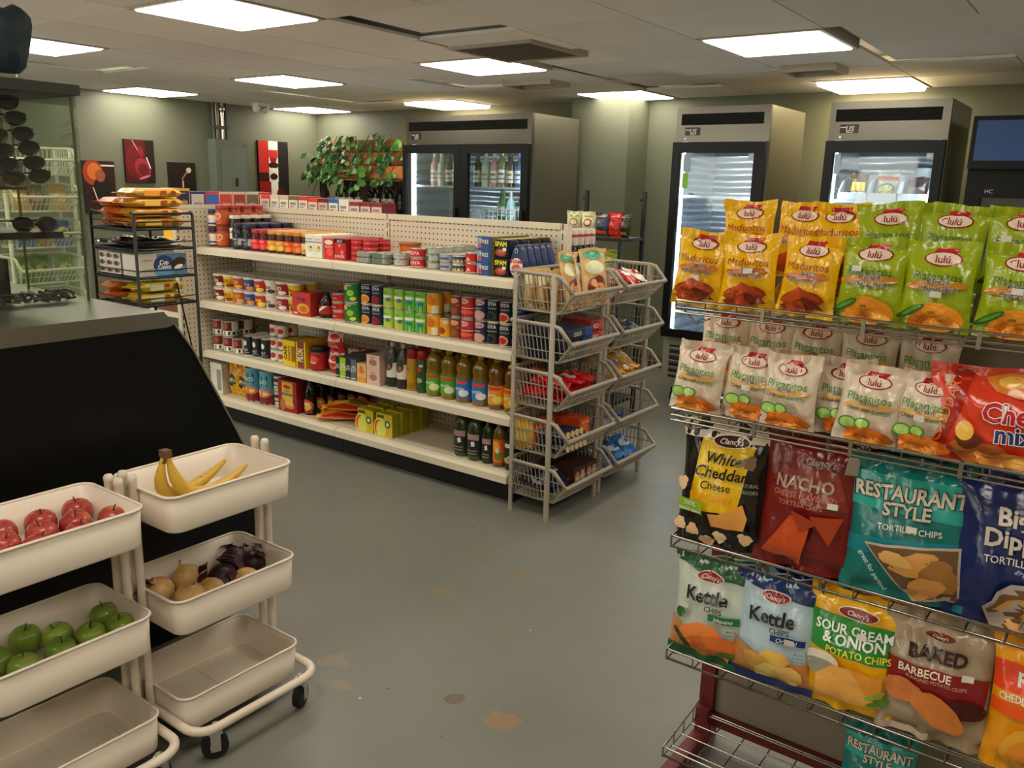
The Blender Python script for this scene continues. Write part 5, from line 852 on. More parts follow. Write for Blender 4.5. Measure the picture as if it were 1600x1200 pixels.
LEM = lambda s, st: bag(.13, .172, .03, '#c4b5a2', lulu(.8)+[T('Platanitos', 0, .6, .105, '#3f7a2a', w=.94, b=.004), ('e', .02, .5, .42, .05, '#b8945a', .04), T('Plantain', .02, .54, .055, '#2b1c10', o='#efe6d6'), T('Chips con', -.14, .46, .05, '#2b1c10'), T('Lemon', .24, .45, .06, '#3a6a34', s=.3), ('e', -.26, .27, .16, .085, '#4f7a34'), ('e', -.26, .27, .13, .065, '#9ab86a'), ('e', -.02, .29, .13, .075, '#4f7a34'), ('e', -.02, .29, .1, .055, '#a3c074'), ('e', .08, .13, .38, .12, '#b3621f', 0, .08), ('e', -.1, .15, .2, .08, '#c9772a', .4, .08), ('e', .18, .17, .2, .06, '#c2702a', -.3, .08), ('e', .02, .08, .26, .04, '#d98f42', 0, .06)], 'chip_bag', s, sticker=st)
G5 = 'plantain chip bags on the snack rack'
lab = {'m': 'yellow sweet plantain chip bag', 'g': 'green salted plantain chip bag', 'l': 'white lemon plantain chip bag'}
mads = [MAD(1, (0., .36)), MAD(2, (.05, .5)), MAD(3, (.1, .2))]; grns = [GRN(4, (-.2, .62)), GRN(5, (.02, .4)), GRN(6, (0, .5))]; lems = [LEM(7, None), LEM(8, (-.02, .45)), LEM(9, (.2, .2)), LEM(10, None)]
def chip(pr_, x, y, z, label, rx=-.14, rz=0., ry=0., group=None, cat='chips', sc=None):
    if z < .7 and not sc: sc = 1.09
    return put(pr_, label, cat, (x, y, z+.004), (rx, ry, rz), group, sc)
for k, x in enumerate((-.812, -.690, -.560)): chip(mads[k], x, 1.845+.0*k, RZ[0], lab['m']+(' at the open end of the front top row', ' second from the open end of the front top row', ' beside the green bags in the front top row')[k], rz=(.05, .12, -.05)[k], ry=(.04, -.02, .03)[k], group=G5)
for k, x in enumerate((-.430, -.304, -.165)): chip(grns[k], x, 1.845, RZ[0], lab['g']+(' next to the yellow bags in the front top row', ' second from the yellow bags in the front top row', ' third from the yellow bags in the front top row')[k], rz=(-.04, .03, .02)[k], ry=.01*k, group=G5)
chip(GRN(14, None), -.02, 1.845, RZ[0], lab['g']+' fourth from the yellow bags in the front top row', group=G5)
# bags laid flat behind carry the second row
lyM, lyG, lyL = MAD(31, None), GRN(32, None), LEM(33, None)
for k, x in enumerate((-.745, -.62, -.525, -.41, -.3, -.18)): chip(lyM if k < 3 else lyG, x, 1.945, RZ[0]+.03, (lab['m'] if k < 3 else lab['g'])+' lying flat behind the front row', -PI/2+.55, group=G5, sc=.75)
for k, x in enumerate((-.752, -.632, -.537)): chip(mads[(k+1) % 3], x, 1.985, RZ[0]+.07, lab['m']+(' raised at the open end of the back row', ' raised in the middle of the yellow back row', ' raised beside the green bags in the back row')[k], -.1, (.05, -.1, .12)[k], (-.03, .05, -.06)[k], G5)
for k, x in enumerate((-.430, -.315, -.185)): chip(grns[(k+1) % 3], x, 1.985, RZ[0]+.07, lab['g']+(' raised next to the yellow bags in the back row', ' raised second from the yellow bags in the back row', ' raised third from the yellow bags in the back row')[k], -.1, (.1, -.05, 0)[k], (-.06, .02, 0)[k], G5)
chip(grns[0], -.05, 1.985, RZ[0]+.07, lab['g']+' raised fourth from the yellow bags in the back row', -.1, 0, 0, G5)
for k, (x, y, rz, ry) in enumerate(((-.797, 1.845, .0, .05), (-.672, 1.865, .1, .03), (-.572, 1.838, -.08, .0), (-.462, 1.885, .05, -.05), (-.405, 1.835, .06, .06), (-.298, 1.848, -.05, .05))): chip(lems[k % 4], x, y, RZ[1], lab['l']+(' at the open end of the second shelf front row', ' second from the open end of the second shelf', ' standing foremost in the middle of the second shelf', ' half hidden behind its neighbours on the second shelf', ' second from the snack mix bag', ' touching the snack mix bag')[k], -.14, rz, ry, G5)
for k, x in enumerate((-.745, -.62, -.5, -.4, -.29)): chip(lyL, x, 1.95, RZ[1]+.03, lab['l']+' lying flat on the second shelf', -PI/2+.55, group=G5, sc=.7)
for k, x in enumerate((-.792, -.672, -.568, -.452, -.325)): chip(lems[(k+1) % 4], x, 1.99, RZ[1]+.066, lab['l']+' raised in the shaded back row, '+('first', 'second', 'third', 'fourth', 'fifth')[k]+' from the open end', -.06, (.05, -.1, .1, 0, -.05)[k], (.02, -.02, 0, .03, 0)[k], G5)
CHX = bag(.25, .2, .036, '#b5391e', [('p', [(-.5, .02), (-.38, .02), (-.16, .98), (-.3, .98)], '#8a2214'), T('CHEDDAR', -.37, .52, .1, '#c96a3a', r=1.33, w=.7), ('e', .22, .84, .3, .12, '#b8702a', 0, .08), ('e', .1, .86, .1, .06, '#d9a050'), T('Chex', .14, .56, .19, '#a3202a', o='#eadfd2', b=.03), T('mix', .16, .36, .17, '#1f2a5a', o='#eadfd2', b=.03), ('e', -.1, .16, .2, .12, '#a8622c', 0, .15), ('e', .08, .1, .2, .09, '#c98a44', 0, .15), ('e', -.16, .26, .1, .08, '#5a2a18', 0, .1), ('e', -.2, .36, .07, .1, '#d9a44a', .3), ('e', .0, .2, .1, .06, '#8a4a24'), ('e', .25, .08, .16, .06, '#d09a55', 0, .1)], 'snack_mix_bag', 15)
chip(CHX, -.165, 1.85, RZ[1], 'large orange-red snack mix bag beside the white chip bags', -.1, .03, -.04)
# ---- big bags, third shelf
def clancy(u, v, c='#7a1f22', w=.2): return [('e', u, v, w+.015, .052, '#d9cdb8'), ('e', u, v, w, .044, c), T("Clancy's", u, v, .04, '#e6dcc8', s=.2, w=w*1.7)]
POP = bag(.205, .292, .045, '#15130f', [('r', -.5, .5, .84, 1., '#b8ad9c'), ('p', [(-.36, .28), (.22, .3), (.36, .82), (-.26, .84)], '#d9a91c')]+clancy(.08, .84, '#3a1c18', .2)+[T('White', .02, .71, .085, '#1c150d', s=.3, b=.02, w=.5), T('Cheddar', .01, .6, .09, '#1c150d', s=.2, b=.02, w=.66), T('Cheese', -.02, .5, .06, '#1c150d', b=.012, w=.5), T('POPCORN', -.06, .41, .055, '#c9771c', w=.5), ('r', -.48, -.14, .27, .37, '#7a9a2a'), T('100%', -.3, .34, .04, '#f0ecd8'), T('WHOLE GRAIN', -.3, .29, .022, '#f0ecd8', w=.3), ('p', [(-.02, .19), (.34, .2), (.38, .3), (.32, .4), (.06, .3), (-.06, .29)], '#c08a4a'), T('NATURAL', .37, .55, .028, '#8f8a80', w=.2), T('FLAVORS', .37, .5, .028, '#8f8a80', w=.2)]+[('e', u, v, .075, .05, c, 0, .16) for u, v, c in ((-.4, .17, '#d3b48c'), (-.24, .14, '#c9a57c'), (-.08, .07, '#d3b48c'), (.08, .12, '#d9bd98'), (.36, .14, '#cfae86'), (-.4, .5, '#c9ab84'), (.36, .72, '#6a5a44'))], 'popcorn_bag', 16)
NAC = bag(.215, .30, .045, '#5f1712', [('p', [(-.36, .5), (.44, .5), (.3, .75), (-.2, .78)], '#6d2516'), T("Clancy's", .1, .8, .05, '#a3958a', s=.2, w=.5), T('NACHO', -.02, .64, .085, '#8f7a6c', b=.03, w=.85), T('CHEESE FLAVORED', 0, .56, .04, '#a3685a', w=.85), T('TORTILLA CHIPS', -.02, .5, .032, '#a3685a', w=.65), ('p', [(-.4, .1), (.0, .05), (.1, .34), (-.1, .42)], '#a8481c'), ('p', [(.1, .44), (.42, .46), (.3, .25)], '#8f3a1c'), ('p', [(-.1, .45), (.2, .4), (.0, .3)], '#8a341a'), ('r', .36, .47, .76, .88, '#8f8478')], 'tortilla_chip_bag', 17, sticker=(.3, .53))
RES = bag(.235, .285, .048, '#15605c', [('p', [(-.5, .64), (.5, .6), (.5, .85), (-.5, .88)], '#2f8a80'), ('p', [(-.5, .3), (.5, .36), (.5, .48), (-.5, .42)], '#1c6f7a'), T('RESTAURANT', .0, .76, .1, '#b5ab9a', o='#10201f', b=.03, w=.92), T('STYLE', .0, .65, .09, '#b5ab9a', o='#10201f', b=.03, w=.5), T('TORTILLA CHIPS', .04, .53, .042, '#c4c0b4', w=.66), ('p', [(-.32, .4), (.46, .46), (.46, .08), (.1, .02)], '#a8998a'), ('p', [(-.29, .385), (.44, .44), (.44, .09), (.1, .04)], '#5a4630'), ('e', .12, .3, .2, .09, '#b8884e', .3, .1), ('e', .3, .24, .15, .12, '#8a6236', .2, .1), ('e', -.05, .32, .14, .05, '#c49a60', -.2, .1), ('e', .2, .14, .16, .08, '#b08048', .5, .1), T('great for parties!', -.22, .2, .035, '#a9c4bc', r=-.95, w=.7)], 'tortilla_chip_bag', 18, sticker=(.06, .54))
BIG = bag(.235, .30, .048, '#141f48', [T("Clancy's", .15, .86, .04, '#5a5f78', s=.2), T('Big', -.06, .72, .11, '#b5aa9a', b=.03), T('Dippers', .05, .59, .11, '#b5aa9a', b=.03, w=.9), T('TORTILLA CHIPS', .05, .46, .045, '#b9b4a8', w=.75), T('great for dips', .15, .36, .035, '#8f97b4', r=-.5, s=.2), ('e', .2, .14, .42, .2, '#a0948a', .0, .08), ('e', .2, .13, .39, .18, '#6a4c30', .0, .08), ('e', .1, .18, .2, .08, '#b88a56', .3, .1), ('e', .3, .1, .2, .08, '#a87a48', -.3, .1), ('e', .12, .06, .18, .05, '#c49a66', 0, .1)], 'tortilla_chip_bag', 19, sticker=(.22, .46))
G6 = 'large chip bags on the snack rack'
chip(POP, -.712, 1.86, RZ[2], 'black and yellow white-cheddar popcorn bag on the third shelf', -.12, .06, -.03)
chip(NAC, -.508, 1.86, RZ[2], 'dark red nacho tortilla chip bag on the third shelf', -.12, -.04, -.02)
chip(RES, -.292, 1.855, RZ[2], 'teal restaurant-style tortilla chip bag at the front of the third shelf', -.12, .05, -.04)
chip(RES, -.275, 1.96, RZ[2]+.02, 'teal restaurant-style tortilla chip bag behind its twin', -.05, 0, .0)
chip(BIG, -.082, 1.86, RZ[2], 'navy big-dipper tortilla chip bag with a chip window', -.12, .05, -.05)
chip(NAC, -.5, 1.96, RZ[2], 'dark red nacho tortilla chip bag hidden behind its twin', -.05, .05, .03); chip(POP, -.70, 1.965, RZ[2], 'black popcorn bag in the back row of the third shelf', -.05)
# ---- fourth shelf
def kettle(sky, top, low, extra, s, st): return bag(.188, .25, .042, sky, [('p', [(-.5, .99), (.5, .99), (.5, .78), (.2, .79), (-.2, .83), (-.5, .9)], top)]+clancy(-.02, .8, '#8a1f22', .17)+[T('Kettle', -.02, .64, .125, '#1f1d1a', b=.025, w=.78), T('CHIPS', .1, .535, .05, '#3a352d', b=.015), ('p', [(-.5, .06), (.5, .04), (.5, .3), (.2, .26), (-.2, .32), (-.5, .38)], '#b07a48')]+extra+[('p', [(-.5, 0), (.5, 0), (.5, .06), (0, .07), (-.5, .12)], low), T('MADE', .36, .38, .022, '#5a6a70'), T('IN SMALL', .36, .35, .018, '#5a6a70'), T('BATCHES', .36, .325, .018, '#5a6a70')], 'kettle_chip_bag', s, sticker=st)
JAL = kettle('#aeb5aa', '#1c4a28', '#1a4a2a', [('r', .04, .44, .43, .5, '#2a6a3c'), T('Jalapeno', .24, .465, .04, '#e6e6d2', s=.2), ('e', -.04, .27, .3, .12, '#c4743a', 0, .06), ('e', .1, .2, .34, .1, '#b5622c', .1, .06), ('e', -.3, .2, .17, .035, '#1d2418', -.7), ('e', -.34, .45, .07, .05, '#2c5a28', .6), ('e', .28, .13, .12, .035, '#3f6a2a', .1)], 20, (-.3, .52))
ORI = kettle('#a3b4bb', '#1a2c54', '#16264a', [('r', .0, .42, .44, .5, '#1d2f5f'), T('Original', .2, .47, .042, '#e6e6e0', s=.2), ('e', .06, .27, .18, .1, '#c4a050', .3, .08), ('e', -.12, .22, .2, .09, '#b8924a', -.4, .06), ('e', .0, .15, .2, .08, '#d3b870', .5, .08), ('e', .24, .16, .17, .09, '#c9aa62', -.2, .06)], 21, (.24, .47))
SCO = bag(.195, .26, .042, '#cf9a1c', [('p', [(-.5, .5), (.5, .46), (.5, .76), (-.5, .8)], '#2f7a34')]+clancy(.02, .83, '#7a1c20', .21)+[T('SOUR CREAM', .0, .7, .075, '#e6e4d2', b=.02, w=.94), T('& ONION', .02, .62, .085, '#e6e4d2', b=.025, w=.75), T('POTATO CHIPS', .08, .53, .055, '#dfc04a', b=.01, w=.72), ('e', -.3, .42, .2, .08, '#cfc6b2'), ('e', -.3, .36, .2, .07, '#8a8478'), ('p', [(-.34, .1), (.26, .12), (.3, .18), (.04, .42), (-.16, .42), (-.34, .3)], '#d09a52'), ('p', [(.02, .42), (.36, .4), (.36, .22), (.22, .2)], '#c98a3a'), ('e', .34, .18, .14, .025, '#4f7a2c', .4), ('e', .3, .24, .12, .02, '#7a9a3c', .5)], 'potato_chip_bag', 22, sticker=(.1, .68))
BBQ = bag(.205, .262, .042, '#93826c', [('e', 0, .84, .14, .03, '#5a1c1a'), T("Clancy's", 0, .84, .025, '#d9c9b4', s=.2), T('BAKED', .0, .71, .1, '#2f1610', b=.04, w=.84), ('p', [(-.5, .62), (.5, .6), (.46, .34), (.2, .3), (-.5, .38)], '#6d1a18'), T('BARBECUE', -.1, .57, .06, '#d9c4ae', b=.02, w=.64), T('FLAVORED POTATO CRISPS', .02, .52, .026, '#b0857a', w=.6), ('e', .3, .36, .2, .08, '#3d1210'), ('e', -.28, .4, .2, .09, '#a8683a', 0, .06), ('e', .06, .3, .28, .11, '#b06c38', -.5, .05), ('r', -.45, .0, .03, .08, '#a89a88')], 'potato_crisp_bag', 23, sticker=(.3, .6))
RIP = bag(.2, .27, .042, '#d08a1c', [('p', [(-.5, .6), (.5, .6), (.5, .8), (-.5, .8)], '#c4421c'), T('RIPPLES', .02, .7, .1, '#e6d9c4', b=.03), T('CHEDDAR & SOUR CREAM', .02, .57, .05, '#f0e2c8'), ('r', -.5, .5, .44, .53, '#c9501c'), ('e', .0, .22, .36, .2, '#d99a3a', .3), ('e', .0, .2, .3, .14, '#c9812c', .3)], 'potato_chip_bag', 24)
for pr_, x, lb in ((JAL, -.712, 'green-topped white jalapeno kettle chip bag on the fourth shelf'), (ORI, -.548, 'blue-topped original kettle chip bag on the fourth shelf'), (SCO, -.368, 'yellow and green sour cream and onion chip bag'), (BBQ, -.196, 'beige and maroon baked barbecue crisp bag'), (RIP, .01, 'orange cheddar ripple chip bag at the end of the fourth shelf')):
    chip(pr_, x, 1.855, RZ[3], lb, -.12, .04, -.03)
chip(ORI, -.53, 1.955, RZ[3], 'blue-topped kettle chip bag in the back row', -.05, -.05, .05); chip(SCO, -.36, 1.96, RZ[3], 'yellow sour cream chip bag in the back row', -.05)
chip(RES, -.30, 1.93, RZ[4]-.0, 'teal tortilla chip bag sagging on the bottom shelf', -.1, .05, 0, sc=.72)
# ================================================================ white trolleys with fruit and vegetables
CART = mt('#e6d8c5', .36); CARTI = mt('#ddd0bd', .42)
def rrect(x0, x1, y0, y1, r, z, seg=5):
    out = []
    for cx, cy, a0 in ((x1-r, y1-r, 0), (x0+r, y1-r, PI/2), (x0+r, y0+r, PI), (x1-r, y0+r, 1.5*PI)):
        for k in range(seg+1): a = a0+PI/2*k/seg; out.append((cx+r*cos(a), cy+r*sin(a), z))
    return out
TW, TL, TH = .142, .197, .1                                         # half width (x), half length (y), tray depth
def tray_mesh():
    b = MB(); t = .004; k = .97
    def R(q, z, e=0): return rrect(-TW*q+e, TW*q-e, -TL*q+e, TL*q-e, .035*q-e*.5, z)
    outer = [R(.955, 0), R(.972, .002), R(.978, .006), R(1, TH-.002)]; inner = [R(1, TH-.002, t), R(.978, .012, t), R(.972, .007, t), R(.955, .005, t)]
    b.loft(outer+inner, CART, True, (True, False)); b.add(inner[-1], [tuple(range(len(inner[-1])))], CARTI)
    rim = R(1.005, TH); b.tube(rim, .0042, CART, 6, True); return b.mesh('tray')
TRAY = tray_mesh(); CHW, CHF = caster_meshes(.036)
RIB = MB().tube(rrect(-.09, .09, -.15, .15, .03, 0), .0022, CARTI, 5, True).mesh('floor_rib')
RIB2 = MB().tube([(-.12, 0, 0), (.12, 0, 0)], .0018, CARTI, 5).mesh('floor_seam')
TRZ = (.645, .355, .068)
def trolley(label, x, y):
    r = empty('trolley', label, 'trolley', (x, y, 0))
    for z in TRZ:
        t = mobj('tray', TRAY, r, (0, 0, z)); mobj('floor_rib', RIB, t, (0, 0, .0055)); mobj('floor_seam', RIB2, t, (0, 0, .0055))
    for s in (-1, 1):
        for px in (-.005, -.052):
            MB().lathe([(.0115, .095), (.0115, .765), (.0125, .767), (.0125, .778), (.009, .783)], CART, 12, px, s*(TL+.012)).obj('post', r)
        MB().box(-.07, .013, s*(TL+.012)-.004, s*(TL+.012)+.004, .66, .68, CART).obj('bracket', r); MB().box(-.07, .013, s*(TL+.012)-.004, s*(TL+.012)+.004, .37, .39, CART).obj('bracket', r)
        MB().lathe([(.006, 0), (.008, .003), (.006, .007)], CART, 8).obj('screw', r, loc=(-.07, s*(TL+.016), .55), rot=(0, -PI/2, 0))
    MB().tube(rrect(-.19, .215, -TL-.01, TL+.01, .06, .1, 6), .0125, CART, 10, True).obj('base_frame', r)
    for sx in (-.15, .205):
        for s in (-1, 1):
            w = mobj('caster', CHW, r, (sx-.01, s*(TL-.05), 0), (0, 0, .5*s)); mobj('fork', CHF, w)
    return r
CX = -2.003; CYB, CYA = 1.302, .846
trolley('white three-tray trolley with bananas and onions before the black counter end', CX, CYB)
trolley('white three-tray trolley with red and green apples beside the banana trolley', CX, CYA)
def fz(k): return TRZ[k]+.0062
# ---- apples
def apple_mat(name, c1, c2, c3, scale):
    def fn(nt, b, new, link):
        tc = new('ShaderNodeTexCoord'); mp = new('ShaderNodeMapping'); mp.inputs['Scale'].default_value = (1, 1, .25); link(tc.outputs['Object'], mp.inputs[0])
        oi = new('ShaderNodeObjectInfo'); va = new('ShaderNodeVectorMath'); va.operation = 'ADD'; link(mp.outputs[0], va.inputs[0]); cm = new('ShaderNodeCombineXYZ'); m10 = new('ShaderNodeMath'); m10.operation = 'MULTIPLY'; m10.inputs[1].default_value = 3.; link(oi.outputs['Random'], m10.inputs[0]); link(m10.outputs[0], cm.inputs[0]); link(cm.outputs[0], va.inputs[1])
        n = new('ShaderNodeTexNoise'); n.inputs['Scale'].default_value = scale; n.inputs['Detail'].default_value = 4; link(va.outputs[0], n.inputs['Vector'])
        r = new('ShaderNodeValToRGB'); link(n.outputs['Fac'], r.inputs[0]); e = r.color_ramp.elements; e[0].position = .32; e[0].color = lin(c1); e[1].position = .56; e[1].color = lin(c2); x = r.color_ramp.elements.new(.72); x.color = lin(c3)
        link(r.outputs[0], b.inputs['Base Color'])
    return node_mat(name, fn, .25)
def apple(mat):
    R = .037; prof = [(.0, .006), (.012, .002), (.022, .0), (.031, .012), (.0365, .028), (.037, .04), (.034, .054), (.026, .064), (.014, .068), (.006, .064), (.0, .058)]
    b = MB(); n = 18; b.loft([[(r*cos(2*PI*k/n)*(1+.03*cos(10*PI*k/n)), r*sin(2*PI*k/n)*(1+.03*cos(10*PI*k/n)), z) for k in range(n)] for r, z in prof], mat, True, (True, True))
    s = MB().tube([(0, 0, .056), (.002, .001, .068), (.006, .002, .078)], .0016, mt('#3f2c18', .8), 5); return ('apple', [('flesh', b.mesh('flesh')), ('stem', s.mesh('stem'))])
RA = apple(apple_mat('red_apple_skin', '#98292a', '#b04a38', '#d39a55', 14)); GA = apple(apple_mat('green_apple_skin', '#6f8a2c', '#86a03a', '#a3b854', 10))
LRA = ['red apple lying against the tray wall of the apple trolley', 'red apple with a golden blush in the top tray']
rd = random.Random(11)
for k, (x, y, dz) in enumerate(((-2.093, .895, 0), (-2.100, .990, 0), (-2.022, .868, 0), (-2.030, .953, 0), (-2.10, .812, 0), (-2.035, .775, 0), (-1.985, 1.02, 0), (-1.945, .815, 0), (-1.94, .912, 0), (-2.07, .715, 0), (-1.96, .73, 0))):
    put(RA, 'red apple with a yellow blush in the top tray of the apple trolley', 'apple', (x, y, fz(0)+dz), (rd.uniform(-.25, .25), rd.uniform(-.25, .25), rd.uniform(0, 6)), 'red apples in the top tray', 1.02)
for k, (x, y) in enumerate(((-2.098, .83), (-2.045, .895), (-1.985, .94), (-1.975, .85), (-1.962, .765), (-2.045, .745), (-2.05, 1.015), (-1.972, 1.015), (-2.09, .72))):
    put(GA, 'glossy green apple in the middle tray of the apple trolley', 'apple', (x, y, fz(1)), (rd.uniform(-.2, .2), rd.uniform(-.2, .2), rd.uniform(0, 6)), 'green apples in the middle tray')
# ---- bananas
def ban_nodes(nt, b, new, link):
    tc = new('ShaderNodeTexCoord'); n = new('ShaderNodeTexNoise'); n.inputs['Scale'].default_value = 130; n.inputs['Detail'].default_value = 3; link(tc.outputs['Object'], n.inputs['Vector'])
    n2 = new('ShaderNodeTexNoise'); n2.inputs['Scale'].default_value = 16; link(tc.outputs['Object'], n2.inputs['Vector'])
    a = new('ShaderNodeMath'); a.operation = 'MULTIPLY_ADD'; a.inputs[1].default_value = .35; link(n2.outputs['Fac'], a.inputs[0]); link(n.outputs['Fac'], a.inputs[2])
    r = new('ShaderNodeValToRGB'); link(a.outputs[0], r.inputs[0]); e = r.color_ramp.elements; e[0].position = .82; e[0].color = lin('#d3a83a'); e[1].position = .9; e[1].color = lin('#6a4a1c'); link(r.outputs[0], b.inputs['Base Color'])
BAN = node_mat('spotted_banana_skin', ban_nodes, .45); STEM = mt('#6a4f2c', .7)
bz = fz(0)
hand = empty('banana_bunch', 'small bunch of two ripe bananas joined at the brown stem', 'banana', (-2.02, 1.19, bz))
def banana(pts, rad): return MB().tube(pts, .0, BAN, 10, rad=rad)
def bez(p, n=12):
    P = [Vector(q) for q in p]; out = []
    for i in range(n+1):
        t = i/n; Q = list(P)
        while len(Q) > 1: Q = [Q[j].lerp(Q[j+1], t) for j in range(len(Q)-1)]
        out.append(Q[0])
    return out
rads = [.007, .009, .013, .017, .0185, .019, .019, .019, .0185, .0175, .015, .011, .005]
o = banana(bez(((.0, .0, .15), (.005, -.012, .10), (-.02, -.05, .0), (-.05, .12, .0), (-.055, .23, .075))), rads).obj('banana', hand); MB().tube([(0, 0, .165), (0, .002, .15), (.002, -.003, .135)], .008, STEM, 8).obj('stem', o)
o = banana(bez(((.004, .012, .15), (.012, .02, .10), (.03, .02, .0), (.01, .15, .0), (-.01, .27, .06))), rads).obj('banana', hand)
MB().box(-.012, .016, -.004, .018, .152, .172, STEM).obj('crown', hand); 
sk = MB(); sk.ell(lambda u, v, o_: (.036-.004*abs(v)*60*.02, .10+u, .030+v), 0, 0, .016, .010, mt('#3f6aa8', .4)).obj('sticker', hand)
# ---- onions
def onion_mat(name, a, b_, c):
    def fn(nt, b, new, link):
        tc = new('ShaderNodeTexCoord'); w = new('ShaderNodeTexWave'); w.wave_type = 'RINGS'; w.rings_direction = 'Z'; w.inputs['Scale'].default_value = 2; w.inputs['Distortion'].default_value = 9; w.inputs['Detail'].default_value = 3; link(tc.outputs['Object'], w.inputs['Vector'])
        n = new('ShaderNodeTexNoise'); n.inputs['Scale'].default_value = 22; n.inputs['Detail'].default_value = 5; link(tc.outputs['Object'], n.inputs['Vector'])
        r = new('ShaderNodeValToRGB'); link(n.outputs['Fac'], r.inputs[0]); e = r.color_ramp.elements; e[0].position = .3; e[0].color = lin(a); e[1].position = .5; e[1].color = lin(b_); x = e.new(.7); x.color = lin(c); link(r.outputs[0], b.inputs['Base Color'])
    return node_mat(name, fn, .4)
YO = onion_mat('yellow_onion_skin', '#cf9a56', '#e0b470', '#efd09c'); RO = onion_mat('red_onion_skin', '#240f14', '#3d1620', '#5e2530')
def onion(mat, seed, peel):
    b = MB(); n = 18; prof = [(.0, .003), (.014, .0), (.03, .008), (.0395, .026), (.0405, .038), (.036, .053), (.024, .065), (.013, .0695), (.006, .073), (.003, .078)]
    b.loft([[(r*cos(2*PI*k/n), r*sin(2*PI*k/n), z) for k in range(n)] for r, z in prof], mat, True)
    parts = [('bulb', b.mesh('bulb'))]; rr2 = random.Random(seed); p = MB()
    p.tube([(0, 0, .074), (.004, .0, .082), (.009, .002, .086)], .003, mt('#b08a58', .8) if not peel else mat, 5)
    if peel:
        for q in range(9):
            a = rr2.uniform(0, 6.28); z = rr2.uniform(.02, .075); R = .04; c = Vector((R*cos(a), R*sin(a), z)); u = Vector((-sin(a), cos(a), 0)); nn = Vector((cos(a), sin(a), .5)).normalized(); w = u.cross(nn)
            vs = [c+u*s_*.014+w*t_*.016+nn*(.004+.013*((t_+1)/2)**2+rr2.uniform(0, .006)) for t_ in (-1, 0, 1) for s_ in (-1, 0, 1)]
            p.add(vs, [(0, 1, 4, 3), (1, 2, 5, 4), (3, 4, 7, 6), (4, 5, 8, 7)], mat, True)
    parts.append(('dry_skin' if peel else 'neck', p.mesh('dry_skin' if peel else 'neck'))); return ('onion', parts)
YON = onion(YO, 1, False); RON = [onion(RO, 2, True), onion(RO, 3, True)]
for x, y, rx, ry in ((-2.075, 1.195, .4, 0), (-2.075, 1.285, .1, -.6), (-1.985, 1.215, 0, .3), (-1.975, 1.308, .9, 0), (-1.965, 1.40, .6, .6)): put(YON, 'golden-brown onion in the middle tray of the banana trolley', 'onion', (x, y, fz(1)+.002), (rx, ry, 0), 'yellow onions in the tray', 1.05)
for k, (x, y, s) in enumerate(((-2.085, 1.115, 1.), (-2.03, 1.355, 1.), (-2.085, 1.42, 1.1), (-2.02, 1.455, 1.))): put(RON[k % 2], 'dark red onion with loose papery skin in the banana trolley tray', 'onion', (x, y+.02*(k == 0), fz(1)+.002), (.4, -.3+.3*k, k), 'red onions in the tray', s)
# ================================================================ black counter with steel top, glass display case on it
PX = -2.3; SST = mt('#8f8d80', .3, .9, bump=.015, bscale=200); BLKP = mt('#060605', .4, spec=.25)
prof = [(1.39, 1.148), (1.423, 1.106), (1.478, 1.023), (1.538, .901), (1.601, .771), (1.652, .66), (1.685, .54), (1.70, .42), (1.695, .3), (1.675, .19), (1.64, .09)]
ct = empty('serving_counter', 'black curved serving counter with a stainless steel top', 'counter', (PX, 0, 0))
def slab(x0, x1, pts, mat, name, parent):
    n = len(pts); b = MB(); b.add([(x0, y, z) for y, z in pts]+[(x1, y, z) for y, z in pts], [tuple(range(n))[::-1], tuple(range(n, 2*n))]+[(i, (i+1) % n, (i+1) % n+n, i+n) for i in range(n)], mat); return b.obj(name, parent)
low = [(y, z) for y, z in prof[1:]]
slab(-.028, 0, [(-.55, .09), (-.55, 1.098)]+low, BLKP, 'end_panel', ct)
slab(-.0005-1.75, -.0285, [(-.53, .09), (-.53, 1.10)]+[(y-.012, z) for y, z in low], mt('#171612', .3), 'body', ct)
e = MB(); e.tube([(.002, y+.001, z) for y, z in low], .0035, mt('#8f8874', .35, .5), 6); e.obj('edge_trim', ct)
slab(-1.76, .003, [(-.56, 1.1), (-.56, 1.149), (1.39, 1.148), (1.424, 1.1065), (1.40, 1.1)], SST, 'steel_top', ct)
MB().box(-1.72, -.03, -.5, 1.58, .0005, .0895, mt('#8a8474', .5)).obj('plinth', ct)
# glass display case
DZ = 1.1495; DX0, DX1, DY0, DY1 = -3.06, -2.64, .82, 1.36; DT = 1.80
GLS = glass_mat('#f5f8f3', .012, 'display_glass', .3); FRM = mt('#2a2820', .5)
dc = empty('display_case', 'glass countertop display case with a dark top frame', 'display case', (0, 0, 0))
for nm, q in (('pane', (DX1-.005, DX1, DY0, DY1, DZ, DT-.03)), ('pane', (DX0, DX0+.005, DY0, DY1, DZ, DT-.03)), ('pane', (DX0+.006, DX1-.006, DY1-.005, DY1, DZ, DT-.03)), ('pane', (DX0+.006, DX1-.006, DY0, DY0+.005, DZ, DT-.03)), ('glass_shelf', (DX0+.007, DX1-.007, DY0+.006, DY1-.006, 1.481, 1.488)), ('glass_shelf', (DX0+.007, DX1-.007, DY0+.006, DY1-.006, 1.338, 1.345))): MB().box(*q, GLS).obj(nm, dc)
MB().box(DX0-.01, DX1+.01, DY0-.01, DY1+.01, DT-.03, DT, FRM).obj('top_frame', dc)
for x in (DX0+.006, DX1-.012):
    for y in (DY0+.006, DY1-.014): MB().box(x, x+.005, y, y+.007, DZ, DT-.031, mt('#6d6a58', .3, .6)).obj('corner_post', dc)
MB().box(DX0+.02, DX0+.05, DY0+.12, DY0+.16, DZ, DT-.032, mt('#a59468', .5)).obj('rear_stile', dc)
